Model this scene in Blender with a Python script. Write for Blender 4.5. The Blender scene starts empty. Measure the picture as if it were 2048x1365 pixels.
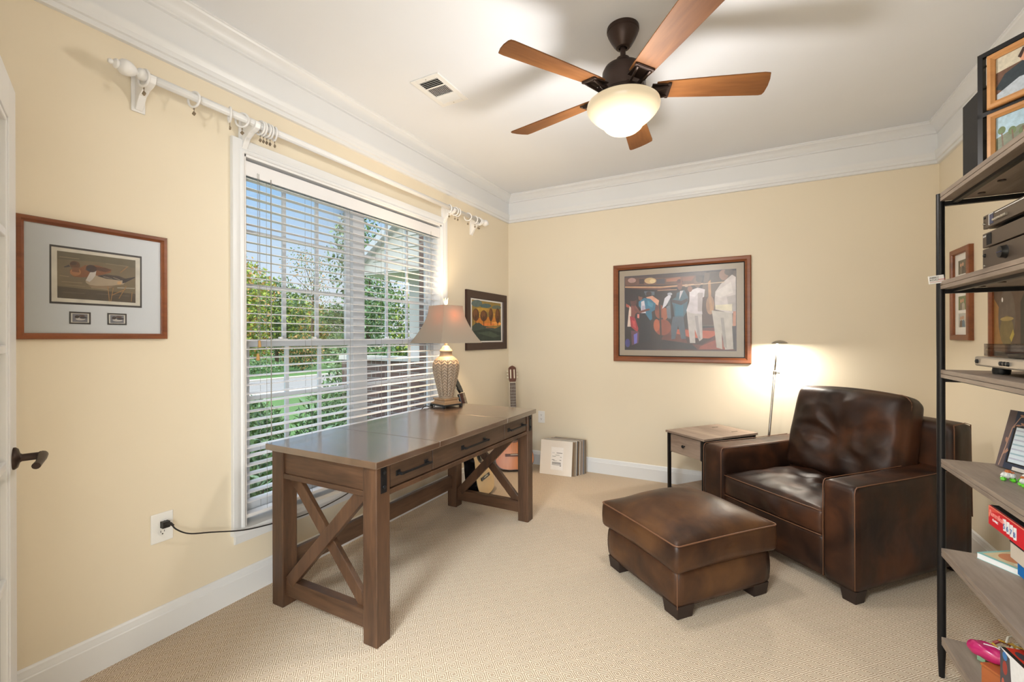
import bpy, bmesh, math, random
from mathutils import Vector, Matrix, noise
random.seed(7)
R = math.radians
sc = bpy.context.scene
col = sc.collection

# ------------------------------------------------------------------ camera
W, D, H = 3.365, 4.081, 2.74          # room width (x), back wall (y), ceiling (z)
CAM = Vector((2.208, 0.0, 1.27))
cd = bpy.data.cameras.new('camera'); cam = bpy.data.objects.new('camera', cd); col.objects.link(cam)
cd.sensor_width = 36.0; cd.lens = 892.0 / 2048 * 36.0
cd.shift_y = -(682.5 - 676.4) / 2048.0
cd.clip_start = 0.02; cd.clip_end = 300
cam.matrix_world = Matrix.Translation(CAM) @ Matrix.Rotation(R(27.98), 4, 'Z') @ Matrix.Rotation(R(90), 4, 'X') @ Matrix.Rotation(-0.003, 4, 'Z')
sc.camera = cam
sc.view_settings.view_transform = 'Standard'
sc.view_settings.look = 'None'
sc.view_settings.gamma = 1.0
sc.view_settings.use_curve_mapping = False
sc.view_settings.exposure = 0.0

# ------------------------------------------------------------------ sky
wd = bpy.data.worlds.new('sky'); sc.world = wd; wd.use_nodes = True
nt = wd.node_tree; nt.nodes.clear()
wo = nt.nodes.new('ShaderNodeOutputWorld'); bg = nt.nodes.new('ShaderNodeBackground')
tc = nt.nodes.new('ShaderNodeTexCoord'); sx = nt.nodes.new('ShaderNodeSeparateXYZ'); rp = nt.nodes.new('ShaderNodeValToRGB')
rp.color_ramp.elements[0].position = 0.0; rp.color_ramp.elements[0].color = (0.88, 0.91, 0.95, 1)
rp.color_ramp.elements[1].position = 0.62; rp.color_ramp.elements[1].color = (0.80, 0.88, 1.0, 1)
e = rp.color_ramp.elements.new(0.10); e.color = (0.74, 0.83, 0.93, 1)
e = rp.color_ramp.elements.new(0.30); e.color = (0.34, 0.59, 0.90, 1)
nt.links.new(tc.outputs['Generated'], sx.inputs[0]); nt.links.new(sx.outputs['Z'], rp.inputs[0])
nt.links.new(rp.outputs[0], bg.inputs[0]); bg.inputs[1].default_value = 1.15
st = nt.nodes.new('ShaderNodeMapRange'); st.interpolation_type = 'SMOOTHSTEP'      # sky brightened high overhead, out of view, for more light through the window
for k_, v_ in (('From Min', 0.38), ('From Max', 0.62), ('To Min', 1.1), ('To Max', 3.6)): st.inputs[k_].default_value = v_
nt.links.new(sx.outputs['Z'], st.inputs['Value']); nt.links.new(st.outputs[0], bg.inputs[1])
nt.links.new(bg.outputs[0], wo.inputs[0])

def light(name, kind, loc, energy, color=(1, 1, 1), rot=(0, 0, 0), **kw):
    l = bpy.data.lights.new(name, kind); l.energy = energy; l.color = color
    for k, v in kw.items(): setattr(l, k, v)
    o = bpy.data.objects.new(name, l); o.location = loc; o.rotation_euler = rot; col.objects.link(o); return o
light('sun', 'SUN', (5, -8, 9), 1.7, (1, 0.95, 0.87), Vector((-0.55, 0.50, -0.67)).to_track_quat('-Z', 'Y').to_euler(), angle=R(3))
# fill lights added in the unseen foyer behind the camera to brighten the room
light('added_side_fill', 'AREA', (3.75, -1.35, 1.05), 105, (0.84, 0.93, 1.0), (Vector((-3.0, 3.2, 0.75))).to_track_quat('-Z', 'Y').to_euler(), shape='RECTANGLE', size=2.1, size_y=1.9)
light('added_rear_fill', 'AREA', (2.5, -2.7, 1.45), 132, (0.82, 0.92, 1.0), (R(92), 0, R(10)), shape='RECTANGLE', size=3.0, size_y=2.2)
light('added_overhead_fill', 'AREA', (1.5, -1.1, 2.6), 130, (0.80, 0.92, 1.0), (R(12), 0, 0), shape='DISK', size=0.7)

# ------------------------------------------------------------------ materials
def S(r, g, b):
    f = lambda c: ((c / 255) / 12.92) if c / 255 <= 0.04045 else (((c / 255) + 0.055) / 1.055) ** 2.4
    return (f(r), f(g), f(b), 1)
def newmat(name):
    m = bpy.data.materials.new(name); m.use_nodes = True
    b = m.node_tree.nodes['Principled BSDF']; return m, m.node_tree, b
def N(nt, t, **kw):
    n = nt.nodes.new(t)
    for k, v in kw.items(): setattr(n, k, v)
    return n
def mat(name, c, rough=0.5, metal=0.0, var=0.06, scale=12, bump=0.0, bscale=80, stretch=None, emit=None, spec=None, coat=0):
    m, nt, b = newmat(name)
    tc = N(nt, 'ShaderNodeTexCoord'); mp = N(nt, 'ShaderNodeMapping'); nt.links.new(tc.outputs['Object'], mp.inputs[0])
    if stretch: mp.inputs['Scale'].default_value = stretch
    nz = N(nt, 'ShaderNodeTexNoise'); nz.inputs['Scale'].default_value = scale; nz.inputs['Detail'].default_value = 4
    nt.links.new(mp.outputs[0], nz.inputs[0])
    mx = N(nt, 'ShaderNodeMix', data_type='RGBA')
    lo = [max(0, x * (1 - var)) for x in c[:3]] + [1]; hi = [min(1, x * (1 + var)) for x in c[:3]] + [1]
    mx.inputs[6].default_value = lo; mx.inputs[7].default_value = hi
    nt.links.new(nz.outputs[0], mx.inputs[0]); nt.links.new(mx.outputs[2], b.inputs['Base Color'])
    b.inputs['Roughness'].default_value = rough; b.inputs['Metallic'].default_value = metal
    if spec is not None: b.inputs['Specular IOR Level'].default_value = spec
    if coat: b.inputs['Coat Weight'].default_value = coat; b.inputs['Coat Roughness'].default_value = 0.15
    if bump:
        n2 = N(nt, 'ShaderNodeTexNoise'); n2.inputs['Scale'].default_value = bscale; n2.inputs['Detail'].default_value = 3
        nt.links.new(mp.outputs[0], n2.inputs[0])
        bp = N(nt, 'ShaderNodeBump'); bp.inputs['Strength'].default_value = bump; bp.inputs['Distance'].default_value = 0.002
        nt.links.new(n2.outputs[0], bp.inputs['Height']); nt.links.new(bp.outputs[0], b.inputs['Normal'])
    if emit:
        b.inputs['Emission Color'].default_value = emit[0]; b.inputs['Emission Strength'].default_value = emit[1]
    return m
def wood(name, c1, c2, rough=0.4, axis='X', grain=14, bump=0.15, c3=None):
    m, nt, b = newmat(name)
    tc = N(nt, 'ShaderNodeTexCoord'); mp = N(nt, 'ShaderNodeMapping'); nt.links.new(tc.outputs['Object'], mp.inputs[0])
    s = {'X': (0.12, 1, 1), 'Y': (1, 0.12, 1), 'Z': (1, 1, 0.12)}[axis]; mp.inputs['Scale'].default_value = s
    nz = N(nt, 'ShaderNodeTexNoise'); nz.inputs['Scale'].default_value = grain; nz.inputs['Detail'].default_value = 8; nz.inputs['Distortion'].default_value = 0.6
    nt.links.new(mp.outputs[0], nz.inputs[0])
    n2 = N(nt, 'ShaderNodeTexNoise'); n2.inputs['Scale'].default_value = grain * 9; n2.inputs['Detail'].default_value = 3
    nt.links.new(mp.outputs[0], n2.inputs[0])
    ad = N(nt, 'ShaderNodeMath', operation='MULTIPLY_ADD'); ad.inputs[1].default_value = 0.35
    nt.links.new(n2.outputs[0], ad.inputs[0]); 
    sc_ = N(nt, 'ShaderNodeMath', operation='MULTIPLY'); sc_.inputs[1].default_value = 0.75
    nt.links.new(nz.outputs[0], sc_.inputs[0]); nt.links.new(sc_.outputs[0], ad.inputs[2])
    rp = N(nt, 'ShaderNodeValToRGB'); rp.color_ramp.elements[0].position = 0.36; rp.color_ramp.elements[0].color = c1
    rp.color_ramp.elements[1].position = 0.66; rp.color_ramp.elements[1].color = c2
    nt.links.new(ad.outputs[0], rp.inputs[0]); nt.links.new(rp.outputs[0], b.inputs['Base Color'])
    b.inputs['Roughness'].default_value = rough
    bp = N(nt, 'ShaderNodeBump'); bp.inputs['Strength'].default_value = bump; bp.inputs['Distance'].default_value = 0.002
    nt.links.new(ad.outputs[0], bp.inputs['Height']); nt.links.new(bp.outputs[0], b.inputs['Normal'])
    return m
def paintmat(name, rough=0.6, grain=22, amt=0.16):
    m, nt, b = newmat(name)
    at = N(nt, 'ShaderNodeAttribute', attribute_name='Col')
    tc = N(nt, 'ShaderNodeTexCoord'); nz = N(nt, 'ShaderNodeTexNoise'); nz.inputs['Scale'].default_value = grain; nz.inputs['Detail'].default_value = 5
    nt.links.new(tc.outputs['Object'], nz.inputs[0])
    mr = N(nt, 'ShaderNodeMapRange'); mr.inputs['From Min'].default_value = 0.25; mr.inputs['From Max'].default_value = 0.75
    mr.inputs['To Min'].default_value = 1 - amt; mr.inputs['To Max'].default_value = 1 + amt
    nt.links.new(nz.outputs[0], mr.inputs[0])
    vm = N(nt, 'ShaderNodeVectorMath', operation='SCALE'); nt.links.new(at.outputs['Color'], vm.inputs[0]); nt.links.new(mr.outputs[0], vm.inputs['Scale'])
    nt.links.new(vm.outputs[0], b.inputs['Base Color']); b.inputs['Roughness'].default_value = rough
    return m

M = {}
M['wall'] = mat('yellow_wall_paint', S(231, 218, 194), 0.55, var=0.02, scale=3, bump=0.06, bscale=250)
M['ceil'] = mat('cream_ceiling_paint', S(232, 234, 238), 0.6, var=0.02, scale=3, bump=0.05, bscale=200)
M['trim'] = mat('white_trim_paint', S(228, 228, 228), 0.35, var=0.02, scale=5)
M['white'] = mat('white_gloss', S(236, 234, 232), 0.35, var=0.02)
M['slat'] = mat('white_blind_vinyl', S(232, 230, 230), 0.4, var=0.01)
M['vinyl'] = mat('window_vinyl', S(205, 208, 212), 0.4, var=0.02)
M['plate'] = mat('outlet_plastic', S(238, 236, 232), 0.3, var=0.01)
M['black'] = mat('black_metal', S(32, 31, 32), 0.4, 0.5, var=0.1)
M['blackp'] = mat('black_plastic', S(24, 23, 23), 0.45, var=0.1)
M['darkhole'] = mat('dark_recess', S(22, 20, 19), 0.9, var=0.1)
M['bronze'] = mat('oiled_bronze', S(62, 48, 42), 0.42, 0.6, var=0.12)
M['nickel'] = mat('brushed_nickel', S(170, 165, 156), 0.3, 0.9, var=0.05)
M['brass'] = mat('antique_clip', S(150, 136, 116), 0.4, 0.5, var=0.1)
M['cordw'] = mat('ladder_string', S(150, 146, 138), 0.7)
M['tassel'] = mat('wooden_tassel', S(190, 150, 90), 0.5)
M['desk'] = wood('desk_wood', S(56, 37, 25), S(90, 62, 42), 0.42, 'Z', 10)
M['deskx'] = wood('desk_wood_cross', S(56, 37, 25), S(90, 62, 42), 0.42, 'X', 10)
M['desky'] = wood('desk_top_wood', S(64, 46, 35), S(96, 71, 54), 0.24, 'Y', 9, 0.03)
M['desky'].node_tree.nodes['Principled BSDF'].inputs['Coat Weight'].default_value = 1.0
M['desky'].node_tree.nodes['Principled BSDF'].inputs['Coat Roughness'].default_value = 0.14
M['desky'].node_tree.nodes['Principled BSDF'].inputs['Coat IOR'].default_value = 2.4
M['blade'] = wood('cherry_blade', S(98, 60, 32), S(130, 85, 47), 0.55, 'X', 6, 0.05)
M['blade'].node_tree.nodes['Principled BSDF'].inputs['Specular IOR Level'].default_value = 0.2
M['shelf'] = wood('grey_shelf_wood', S(112, 98, 88), S(152, 136, 122), 0.5, 'Y', 9, 0.2)
M['table'] = wood('grey_table_wood', S(120, 102, 90), S(160, 140, 124), 0.5, 'X', 8, 0.1)
M['cherry'] = wood('cherry_frame_wood', S(108, 58, 32), S(142, 82, 46), 0.35, 'X', 7, 0.05)
M['oakf'] = wood('honey_frame_wood', S(166, 112, 62), S(196, 142, 86), 0.4, 'X', 6, 0.05)
M['espresso'] = mat('dark_frame_wood', S(62, 38, 30), 0.45, var=0.15, scale=20)
M['mat_grey'] = mat('grey_picture_mat', S(222, 224, 228), 0.8, var=0.01)
M['mat_taupe'] = mat('taupe_picture_mat', S(178, 162, 142), 0.8, var=0.02)
M['mat_white'] = mat('white_picture_mat', S(232, 228, 222), 0.8, var=0.01)
M['art'] = paintmat('painted_art')
M['print'] = paintmat('printed_card', 0.4, 90, 0.05)
M['photo'] = paintmat('photo_print', 0.25, 120, 0.18)
M['seam'] = mat('leather_piping', S(116, 78, 54), 0.45, var=0.15, scale=20)
M['footw'] = mat('dark_foot_wood', S(40, 26, 20), 0.5, var=0.15)
M['gtop'] = wood('spruce_orange', S(186, 108, 48), S(204, 126, 60), 0.25, 'Z', 8, 0.03)
M['gneck'] = mat('rosewood', S(92, 50, 32), 0.4, var=0.15)
M['gfing'] = mat('fretboard', S(62, 34, 26), 0.5)
M['gside'] = mat('dark_mahogany', S(78, 40, 24), 0.3)
M['cream'] = mat('cream_spruce', S(222, 190, 138), 0.3)
M['gblack'] = mat('black_lacquer', S(14, 13, 14), 0.2, var=0.1)
M['bone'] = mat('bone', S(225, 215, 190), 0.4)
M['ceramic'] = mat('antiqued_resin', S(176, 156, 132), 0.55, var=0.25, scale=30, bump=0.3)
M['lampb'] = mat('gilded_plinth', S(150, 118, 86), 0.45, var=0.2, scale=25)
M['finial'] = mat('ivory_finial', S(226, 214, 180), 0.5)
M['cable'] = mat('black_cable', S(28, 24, 22), 0.5)

def leather(name, c1, c2, c3, rough=0.42):
    m, nt, b = newmat(name)
    tc = N(nt, 'ShaderNodeTexCoord')
    nz = N(nt, 'ShaderNodeTexNoise'); nz.inputs['Scale'].default_value = 4.5; nz.inputs['Detail'].default_value = 6; nz.inputs['Distortion'].default_value = 0.4
    nt.links.new(tc.outputs['Object'], nz.inputs[0])
    rp = N(nt, 'ShaderNodeValToRGB'); rp.color_ramp.elements[0].position = 0.33; rp.color_ramp.elements[0].color = c1
    rp.color_ramp.elements[1].position = 0.68; rp.color_ramp.elements[1].color = c3
    e = rp.color_ramp.elements.new(0.5); e.color = c2
    nt.links.new(nz.outputs[0], rp.inputs[0]); nt.links.new(rp.outputs[0], b.inputs['Base Color']); b.inputs['Specular IOR Level'].default_value = 0.36
    n2 = N(nt, 'ShaderNodeTexNoise'); n2.inputs['Scale'].default_value = 9; n2.inputs['Detail'].default_value = 3
    nt.links.new(tc.outputs['Object'], n2.inputs[0])
    mr = N(nt, 'ShaderNodeMapRange'); mr.inputs['To Min'].default_value = rough - 0.08; mr.inputs['To Max'].default_value = rough + 0.14
    nt.links.new(n2.outputs[0], mr.inputs[0]); nt.links.new(mr.outputs[0], b.inputs['Roughness'])
    v = N(nt, 'ShaderNodeTexVoronoi'); v.inputs['Scale'].default_value = 260; nt.links.new(tc.outputs['Object'], v.inputs[0])
    bp = N(nt, 'ShaderNodeBump'); bp.inputs['Strength'].default_value = 0.12; bp.inputs['Distance'].default_value = 0.001
    nt.links.new(v.outputs['Distance'], bp.inputs['Height'])
    b2 = N(nt, 'ShaderNodeBump'); b2.inputs['Strength'].default_value = 0.35; b2.inputs['Distance'].default_value = 0.006
    nt.links.new(n2.outputs[0], b2.inputs['Height']); nt.links.new(bp.outputs[0], b2.inputs['Normal']); nt.links.new(b2.outputs[0], b.inputs['Normal'])
    return m
M['leather'] = leather('brown_leather', S(32, 20, 15), S(54, 33, 22), S(84, 50, 31))
M['leather2'] = leather('tan_brown_leather', S(50, 31, 21), S(74, 47, 29), S(98, 65, 38), 0.38)

def carpet():
    m, nt, b = newmat('diamond_loop_carpet')
    tc = N(nt, 'ShaderNodeTexCoord'); mp = N(nt, 'ShaderNodeMapping'); nt.links.new(tc.outputs['Object'], mp.inputs[0])
    mp.inputs['Rotation'].default_value = (0, 0, R(45)); k = 1 / 0.0455; mp.inputs['Scale'].default_value = (k, k, k)
    wn = N(nt, 'ShaderNodeTexNoise'); wn.inputs['Scale'].default_value = 9; wn.inputs['Detail'].default_value = 2; nt.links.new(mp.outputs[0], wn.inputs[0])
    w2 = N(nt, 'ShaderNodeVectorMath', operation='SCALE'); w2.inputs['Scale'].default_value = 0.05; nt.links.new(wn.outputs['Color'], w2.inputs[0])
    ad = N(nt, 'ShaderNodeVectorMath', operation='ADD'); nt.links.new(mp.outputs[0], ad.inputs[0]); nt.links.new(w2.outputs[0], ad.inputs[1])
    fr = N(nt, 'ShaderNodeVectorMath', operation='FRACTION'); nt.links.new(ad.outputs[0], fr.inputs[0])
    sb = N(nt, 'ShaderNodeVectorMath', operation='SUBTRACT'); sb.inputs[1].default_value = (0.5, 0.5, 0.5); nt.links.new(fr.outputs[0], sb.inputs[0])
    ab = N(nt, 'ShaderNodeVectorMath', operation='ABSOLUTE'); nt.links.new(sb.outputs[0], ab.inputs[0])
    sp = N(nt, 'ShaderNodeSeparateXYZ'); nt.links.new(ab.outputs[0], sp.inputs[0])
    mxx = N(nt, 'ShaderNodeMath', operation='MAXIMUM'); nt.links.new(sp.outputs['X'], mxx.inputs[0]); nt.links.new(sp.outputs['Y'], mxx.inputs[1])
    ml = N(nt, 'ShaderNodeMath', operation='MULTIPLY'); ml.inputs[1].default_value = 2 * math.pi * 6.0; nt.links.new(mxx.outputs[0], ml.inputs[0])
    cs = N(nt, 'ShaderNodeMath', operation='COSINE'); nt.links.new(ml.outputs[0], cs.inputs[0])
    rp = N(nt, 'ShaderNodeMapRange'); rp.inputs['From Min'].default_value = -0.7; rp.inputs['From Max'].default_value = 0.7
    nt.links.new(cs.outputs[0], rp.inputs[0])
    mx = N(nt, 'ShaderNodeMix', data_type='RGBA'); mx.inputs[6].default_value = S(172, 149, 124); mx.inputs[7].default_value = S(228, 211, 189)
    nt.links.new(rp.outputs[0], mx.inputs[0])
    n3 = N(nt, 'ShaderNodeTexNoise'); n3.inputs['Scale'].default_value = 2.2; nt.links.new(tc.outputs['Object'], n3.inputs[0])
    n4 = N(nt, 'ShaderNodeTexNoise'); n4.inputs['Scale'].default_value = 260; nt.links.new(tc.outputs['Object'], n4.inputs[0])
    m2 = N(nt, 'ShaderNodeMapRange'); m2.inputs['To Min'].default_value = 0.86; m2.inputs['To Max'].default_value = 1.12; nt.links.new(n4.outputs[0], m2.inputs[0])
    vm = N(nt, 'ShaderNodeVectorMath', operation='SCALE'); nt.links.new(mx.outputs[2], vm.inputs[0]); nt.links.new(m2.outputs[0], vm.inputs['Scale'])
    nt.links.new(vm.outputs[0], b.inputs['Base Color']); b.inputs['Roughness'].default_value = 0.95; b.inputs['Specular IOR Level'].default_value = 0.1
    hh = N(nt, 'ShaderNodeMath', operation='MULTIPLY_ADD'); hh.inputs[1].default_value = 0.7; nt.links.new(n4.outputs[0], hh.inputs[0]); nt.links.new(rp.outputs[0], hh.inputs[2])
    bp = N(nt, 'ShaderNodeBump'); bp.inputs['Strength'].default_value = 0.5; bp.inputs['Distance'].default_value = 0.003
    nt.links.new(hh.outputs[0], bp.inputs['Height']); nt.links.new(bp.outputs[0], b.inputs['Normal'])
    return m
M['carpet'] = carpet()
def glass(name, tint=(0.95, 0.97, 0.97, 1), fac=0.06, rough=0.02):
    m = bpy.data.materials.new(name); m.use_nodes = True; nt = m.node_tree; nt.nodes.clear()
    o = N(nt, 'ShaderNodeOutputMaterial'); t = N(nt, 'ShaderNodeBsdfTransparent'); g = N(nt, 'ShaderNodeBsdfGlossy'); mx = N(nt, 'ShaderNodeMixShader')
    t.inputs[0].default_value = tint; g.inputs['Roughness'].default_value = rough; mx.inputs[0].default_value = fac
    lw = N(nt, 'ShaderNodeFresnel'); lw.inputs['IOR'].default_value = 1.45
    if fac < 0.1: nt.links.new(lw.outputs[0], mx.inputs[0])
    nt.links.new(t.outputs[0], mx.inputs[1]); nt.links.new(g.outputs[0], mx.inputs[2]); nt.links.new(mx.outputs[0], o.inputs[0]); return m
M['glass'] = glass('clear_glass'); M['pglass'] = glass('matte_picture_glass', (1, 1, 1, 1), 0.05, 0.34); M['smoked'] = glass('dust_cover_acrylic', (0.80, 0.77, 0.74, 1), 0.16)
def antique():
    m = M['ceramic']; nt = m.node_tree; b = nt.nodes['Principled BSDF']
    g = N(nt, 'ShaderNodeNewGeometry'); mr = N(nt, 'ShaderNodeMapRange'); mr.inputs['From Min'].default_value = 0.44; mr.inputs['From Max'].default_value = 0.56
    nt.links.new(g.outputs['Pointiness'], mr.inputs[0]); src = b.inputs['Base Color'].links[0].from_socket
    mx = N(nt, 'ShaderNodeMix', data_type='RGBA'); mx.inputs[6].default_value = S(92, 70, 54); nt.links.new(src, mx.inputs[7]); nt.links.new(mr.outputs[0], mx.inputs[0]); nt.links.new(mx.outputs[2], b.inputs['Base Color'])
antique()
def shade_mat():
    m, nt, b = newmat('lamp_shade_fabric')
    o = nt.nodes['Material Output']
    b.inputs['Base Color'].default_value = S(160, 148, 132); b.inputs['Roughness'].default_value = 0.9
    wv = N(nt, 'ShaderNodeTexNoise'); wv.inputs['Scale'].default_value = 300; tc = N(nt, 'ShaderNodeTexCoord'); nt.links.new(tc.outputs['Object'], wv.inputs[0])
    bp = N(nt, 'ShaderNodeBump'); bp.inputs['Strength'].default_value = 0.2; bp.inputs['Distance'].default_value = 0.001
    nt.links.new(wv.outputs[0], bp.inputs['Height']); nt.links.new(bp.outputs[0], b.inputs['Normal'])
    t = N(nt, 'ShaderNodeBsdfTranslucent'); t.inputs[0].default_value = (0.75, 0.34, 0.11, 1)
    mx = N(nt, 'ShaderNodeMixShader'); mx.inputs[0].default_value = 0.09
    nt.links.new(b.outputs[0], mx.inputs[1]); nt.links.new(t.outputs[0], mx.inputs[2]); nt.links.new(mx.outputs[0], o.inputs[0]); return m
M['shade'] = shade_mat()
def bowl_mat():
    m, nt, b = newmat('lit_alabaster_glass')
    tc = N(nt, 'ShaderNodeTexCoord'); sp = N(nt, 'ShaderNodeVectorMath', operation='DISTANCE'); sp.inputs[1].default_value = (0, 0, -0.47)
    nt.links.new(tc.outputs['Object'], sp.inputs[0])
    mr = N(nt, 'ShaderNodeMapRange'); mr.inputs['From Min'].default_value = 0.03; mr.inputs['From Max'].default_value = 0.19
    mr.inputs['To Min'].default_value = 1.9; mr.inputs['To Max'].default_value = 0.60
    nt.links.new(sp.outputs['Value'], mr.inputs[0])
    b.inputs['Base Color'].default_value = S(120, 108, 88); b.inputs['Roughness'].default_value = 0.3
    b.inputs['Emission Color'].default_value = (1.0, 0.80, 0.52, 1); nt.links.new(mr.outputs[0], b.inputs['Emission Strength'])
    return m
M['bowl'] = bowl_mat()
M['ledlit'] = mat('lit_lamp_face', S(255, 244, 220), 0.4, emit=((1.0, 0.88, 0.68, 1), 8.0))
# outdoors
M['grass'] = mat('lawn', S(84, 118, 58), 0.9, var=0.25, scale=3, bump=0.6, bscale=30)
M['road'] = mat('pale_asphalt', S(140, 136, 130), 0.9, var=0.06, scale=6)
M['kerb'] = mat('concrete', S(190, 182, 168), 0.9, var=0.08)
M['mulch'] = mat('mulch', S(92, 68, 52), 0.95, var=0.3, scale=20, bump=0.8, bscale=30)
M['leafA'] = mat('leaf_green', S(104, 132, 70), 0.55, var=0.3, scale=2)
M['leafB'] = mat('leaf_yellow_green', S(164, 178, 72), 0.6, var=0.3, scale=2)
M['leafC'] = mat('leaf_dark', S(74, 104, 66), 0.55, var=0.3, scale=2)
M['leafD'] = mat('leaf_autumn', S(206, 158, 96), 0.6, var=0.3, scale=2)
M['leafE'] = mat('leaf_glossy', S(140, 172, 124), 0.3, var=0.3, scale=4)
M['bark'] = mat('bark', S(104, 84, 70), 0.9, var=0.3, scale=10)
M['siding'] = mat('white_siding', S(214, 210, 204), 0.6, var=0.02)
M['roof'] = mat('grey_shingle', S(120, 116, 116), 0.9, var=0.15, scale=20)
def brickmat():
    m, nt, b = newmat('red_brown_brick')
    tc = N(nt, 'ShaderNodeTexCoord'); mp = N(nt, 'ShaderNodeMapping'); mp.inputs['Rotation'].default_value = (R(90), 0, 0); nt.links.new(tc.outputs['Object'], mp.inputs[0])
    k = N(nt, 'ShaderNodeTexBrick'); k.inputs['Scale'].default_value = 1; k.inputs['Brick Width'].default_value = 0.21; k.inputs['Row Height'].default_value = 0.075
    k.inputs['Mortar Size'].default_value = 0.006; k.inputs['Color1'].default_value = S(126, 100, 92); k.inputs['Color2'].default_value = S(106, 86, 80); k.inputs['Mortar'].default_value = S(150, 144, 138)
    nt.links.new(mp.outputs[0], k.inputs[0]); nt.links.new(k.outputs[0], b.inputs['Base Color']); b.inputs['Roughness'].default_value = 0.9; return m
M['brick'] = brickmat()

# ------------------------------------------------------------------ mesh helpers
class MB:
    def __init__(s): s.v = []; s.f = []; s.mi = []; s.c = []; s.usec = False
    def add(s, vs, fs, mi=0, c=None):
        o = len(s.v); s.v += [tuple(v) for v in vs]
        for f in fs: s.f.append([i + o for i in f]); s.mi.append(mi); s.c.append(c or (1, 1, 1, 1))
        if c: s.usec = True
        return s
    def box(s, x0, y0, z0, x1, y1, z1, mi=0, c=None, mtx=None):
        vs = [(x, y, z) for z in (z0, z1) for y in (y0, y1) for x in (x0, x1)]
        if mtx: vs = [mtx @ Vector(v) for v in vs]
        return s.add(vs, [(0, 2, 3, 1), (4, 5, 7, 6), (0, 1, 5, 4), (2, 6, 7, 3), (0, 4, 6, 2), (1, 3, 7, 5)], mi, c)
    def beam(s, a, b, w, h, up=(0, 0, 1), mi=0):
        a = Vector(a); b = Vector(b); d = (b - a); L = d.length; d.normalize(); up = Vector(up)
        x = d.cross(up).normalized(); z = x.cross(d).normalized()
        vs = []
        for p in (a, b):
            for sx, sz in ((-1, -1), (1, -1), (1, 1), (-1, 1)): vs.append(p + x * w / 2 * sx + z * h / 2 * sz)
        return s.add(vs, [(0, 1, 2, 3), (7, 6, 5, 4), (0, 4, 5, 1), (1, 5, 6, 2), (2, 6, 7, 3), (3, 7, 4, 0)], mi)
    def tube(s, pts, r, n=8, mi=0, closed=False, cap=True):
        pts = [Vector(p) for p in pts]; m = len(pts); rs = r if isinstance(r, (list, tuple)) else [r] * m
        vs = []; up = Vector((0, 0, 1)); prev = None
        for i, p in enumerate(pts):
            if closed: t = pts[(i + 1) % m] - pts[(i - 1) % m]
            else: t = pts[min(i + 1, m - 1)] - pts[max(i - 1, 0)]
            t.normalize()
            if prev is None:
                a = Vector((0, 0, 1)) if abs(t.z) < 0.9 else Vector((1, 0, 0)); x = t.cross(a).normalized()
            else: x = (prev - t * prev.dot(t)).normalized()
            prev = x; y = t.cross(x)
            for k in range(n):
                a = 2 * math.pi * k / n; vs.append(p + (x * math.cos(a) + y * math.sin(a)) * rs[i])
        fs = []
        for i in range(m if closed else m - 1):
            j = (i + 1) % m
            for k in range(n): fs.append((i * n + k, i * n + (k + 1) % n, j * n + (k + 1) % n, j * n + k))
        if cap and not closed: fs.append(tuple(range(n - 1, -1, -1))); fs.append(tuple(range((m - 1) * n, m * n)))
        return s.add(vs, fs, mi)
    def lathe(s, prof, n=32, mi=0, mtx=None, cap=True, fn=None):
        vs = []
        for (r, z) in prof:
            for k in range(n):
                a = 2 * math.pi * k / n; rr = fn(r, z, a) if fn else r
                vs.append((rr * math.cos(a), rr * math.sin(a), z))
        if mtx: vs = [mtx @ Vector(v) for v in vs]
        fs = []; m = len(prof)
        for i in range(m - 1):
            for k in range(n): fs.append((i * n + k, i * n + (k + 1) % n, (i + 1) * n + (k + 1) % n, (i + 1) * n + k))
        if cap: fs.append(tuple(range(n - 1, -1, -1))); fs.append(tuple(range((m - 1) * n, m * n)))
        return s.add(vs, fs, mi)
    def prism(s, poly, h0, h1, mi=0, mtx=None, c=None):
        n = len(poly); vs = [(x, y, h0) for x, y in poly] + [(x, y, h1) for x, y in poly]
        if mtx: vs = [mtx @ Vector(v) for v in vs]
        fs = [tuple(range(n - 1, -1, -1)), tuple(range(n, 2 * n))] + [(i, (i + 1) % n, n + (i + 1) % n, n + i) for i in range(n)]
        return s.add(vs, fs, mi, c)
def obj(name, mb, mats, parent=None, loc=(0, 0, 0), rot=(0, 0, 0), smooth=None, bevel=0, seg=2, sub=0):
    me = bpy.data.meshes.new(name); me.from_pydata(mb.v, [], mb.f)
    if not isinstance(mats, (list, tuple)): mats = [mats]
    for m in mats: me.materials.append(M[m] if isinstance(m, str) else m)
    me.polygons.foreach_set('material_index', mb.mi)
    if mb.usec:
        ca = me.color_attributes.new('Col', 'FLOAT_COLOR', 'CORNER')
        for p in me.polygons:
            for li in p.loop_indices: ca.data[li].color = mb.c[p.index]
    bm = bmesh.new(); bm.from_mesh(me)
    if not mb.usec: bmesh.ops.recalc_face_normals(bm, faces=bm.faces)
    bm.to_mesh(me); bm.free()
    me.update()
    o = bpy.data.objects.new(name, me); col.objects.link(o)
    o.location = loc; o.rotation_euler = rot
    if parent: o.parent = parent
    if smooth:
        me.polygons.foreach_set('use_smooth', [True] * len(me.polygons))
        if smooth is not True:
            me.set_sharp_from_angle(angle=R(smooth))
    if bevel:
        b = o.modifiers.new('bevel', 'BEVEL'); b.width = bevel; b.segments = seg; b.limit_method = 'ANGLE'; b.angle_limit = R(35)
    if sub:
        b = o.modifiers.new('sub', 'SUBSURF'); b.levels = sub; b.render_levels = sub
    return o
def tag(o, label=None, cat=None, group=None, kind=None):
    if label: o['label'] = label
    if cat: o['category'] = cat
    if group: o['group'] = group
    if kind: o['kind'] = kind
    return o
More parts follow.
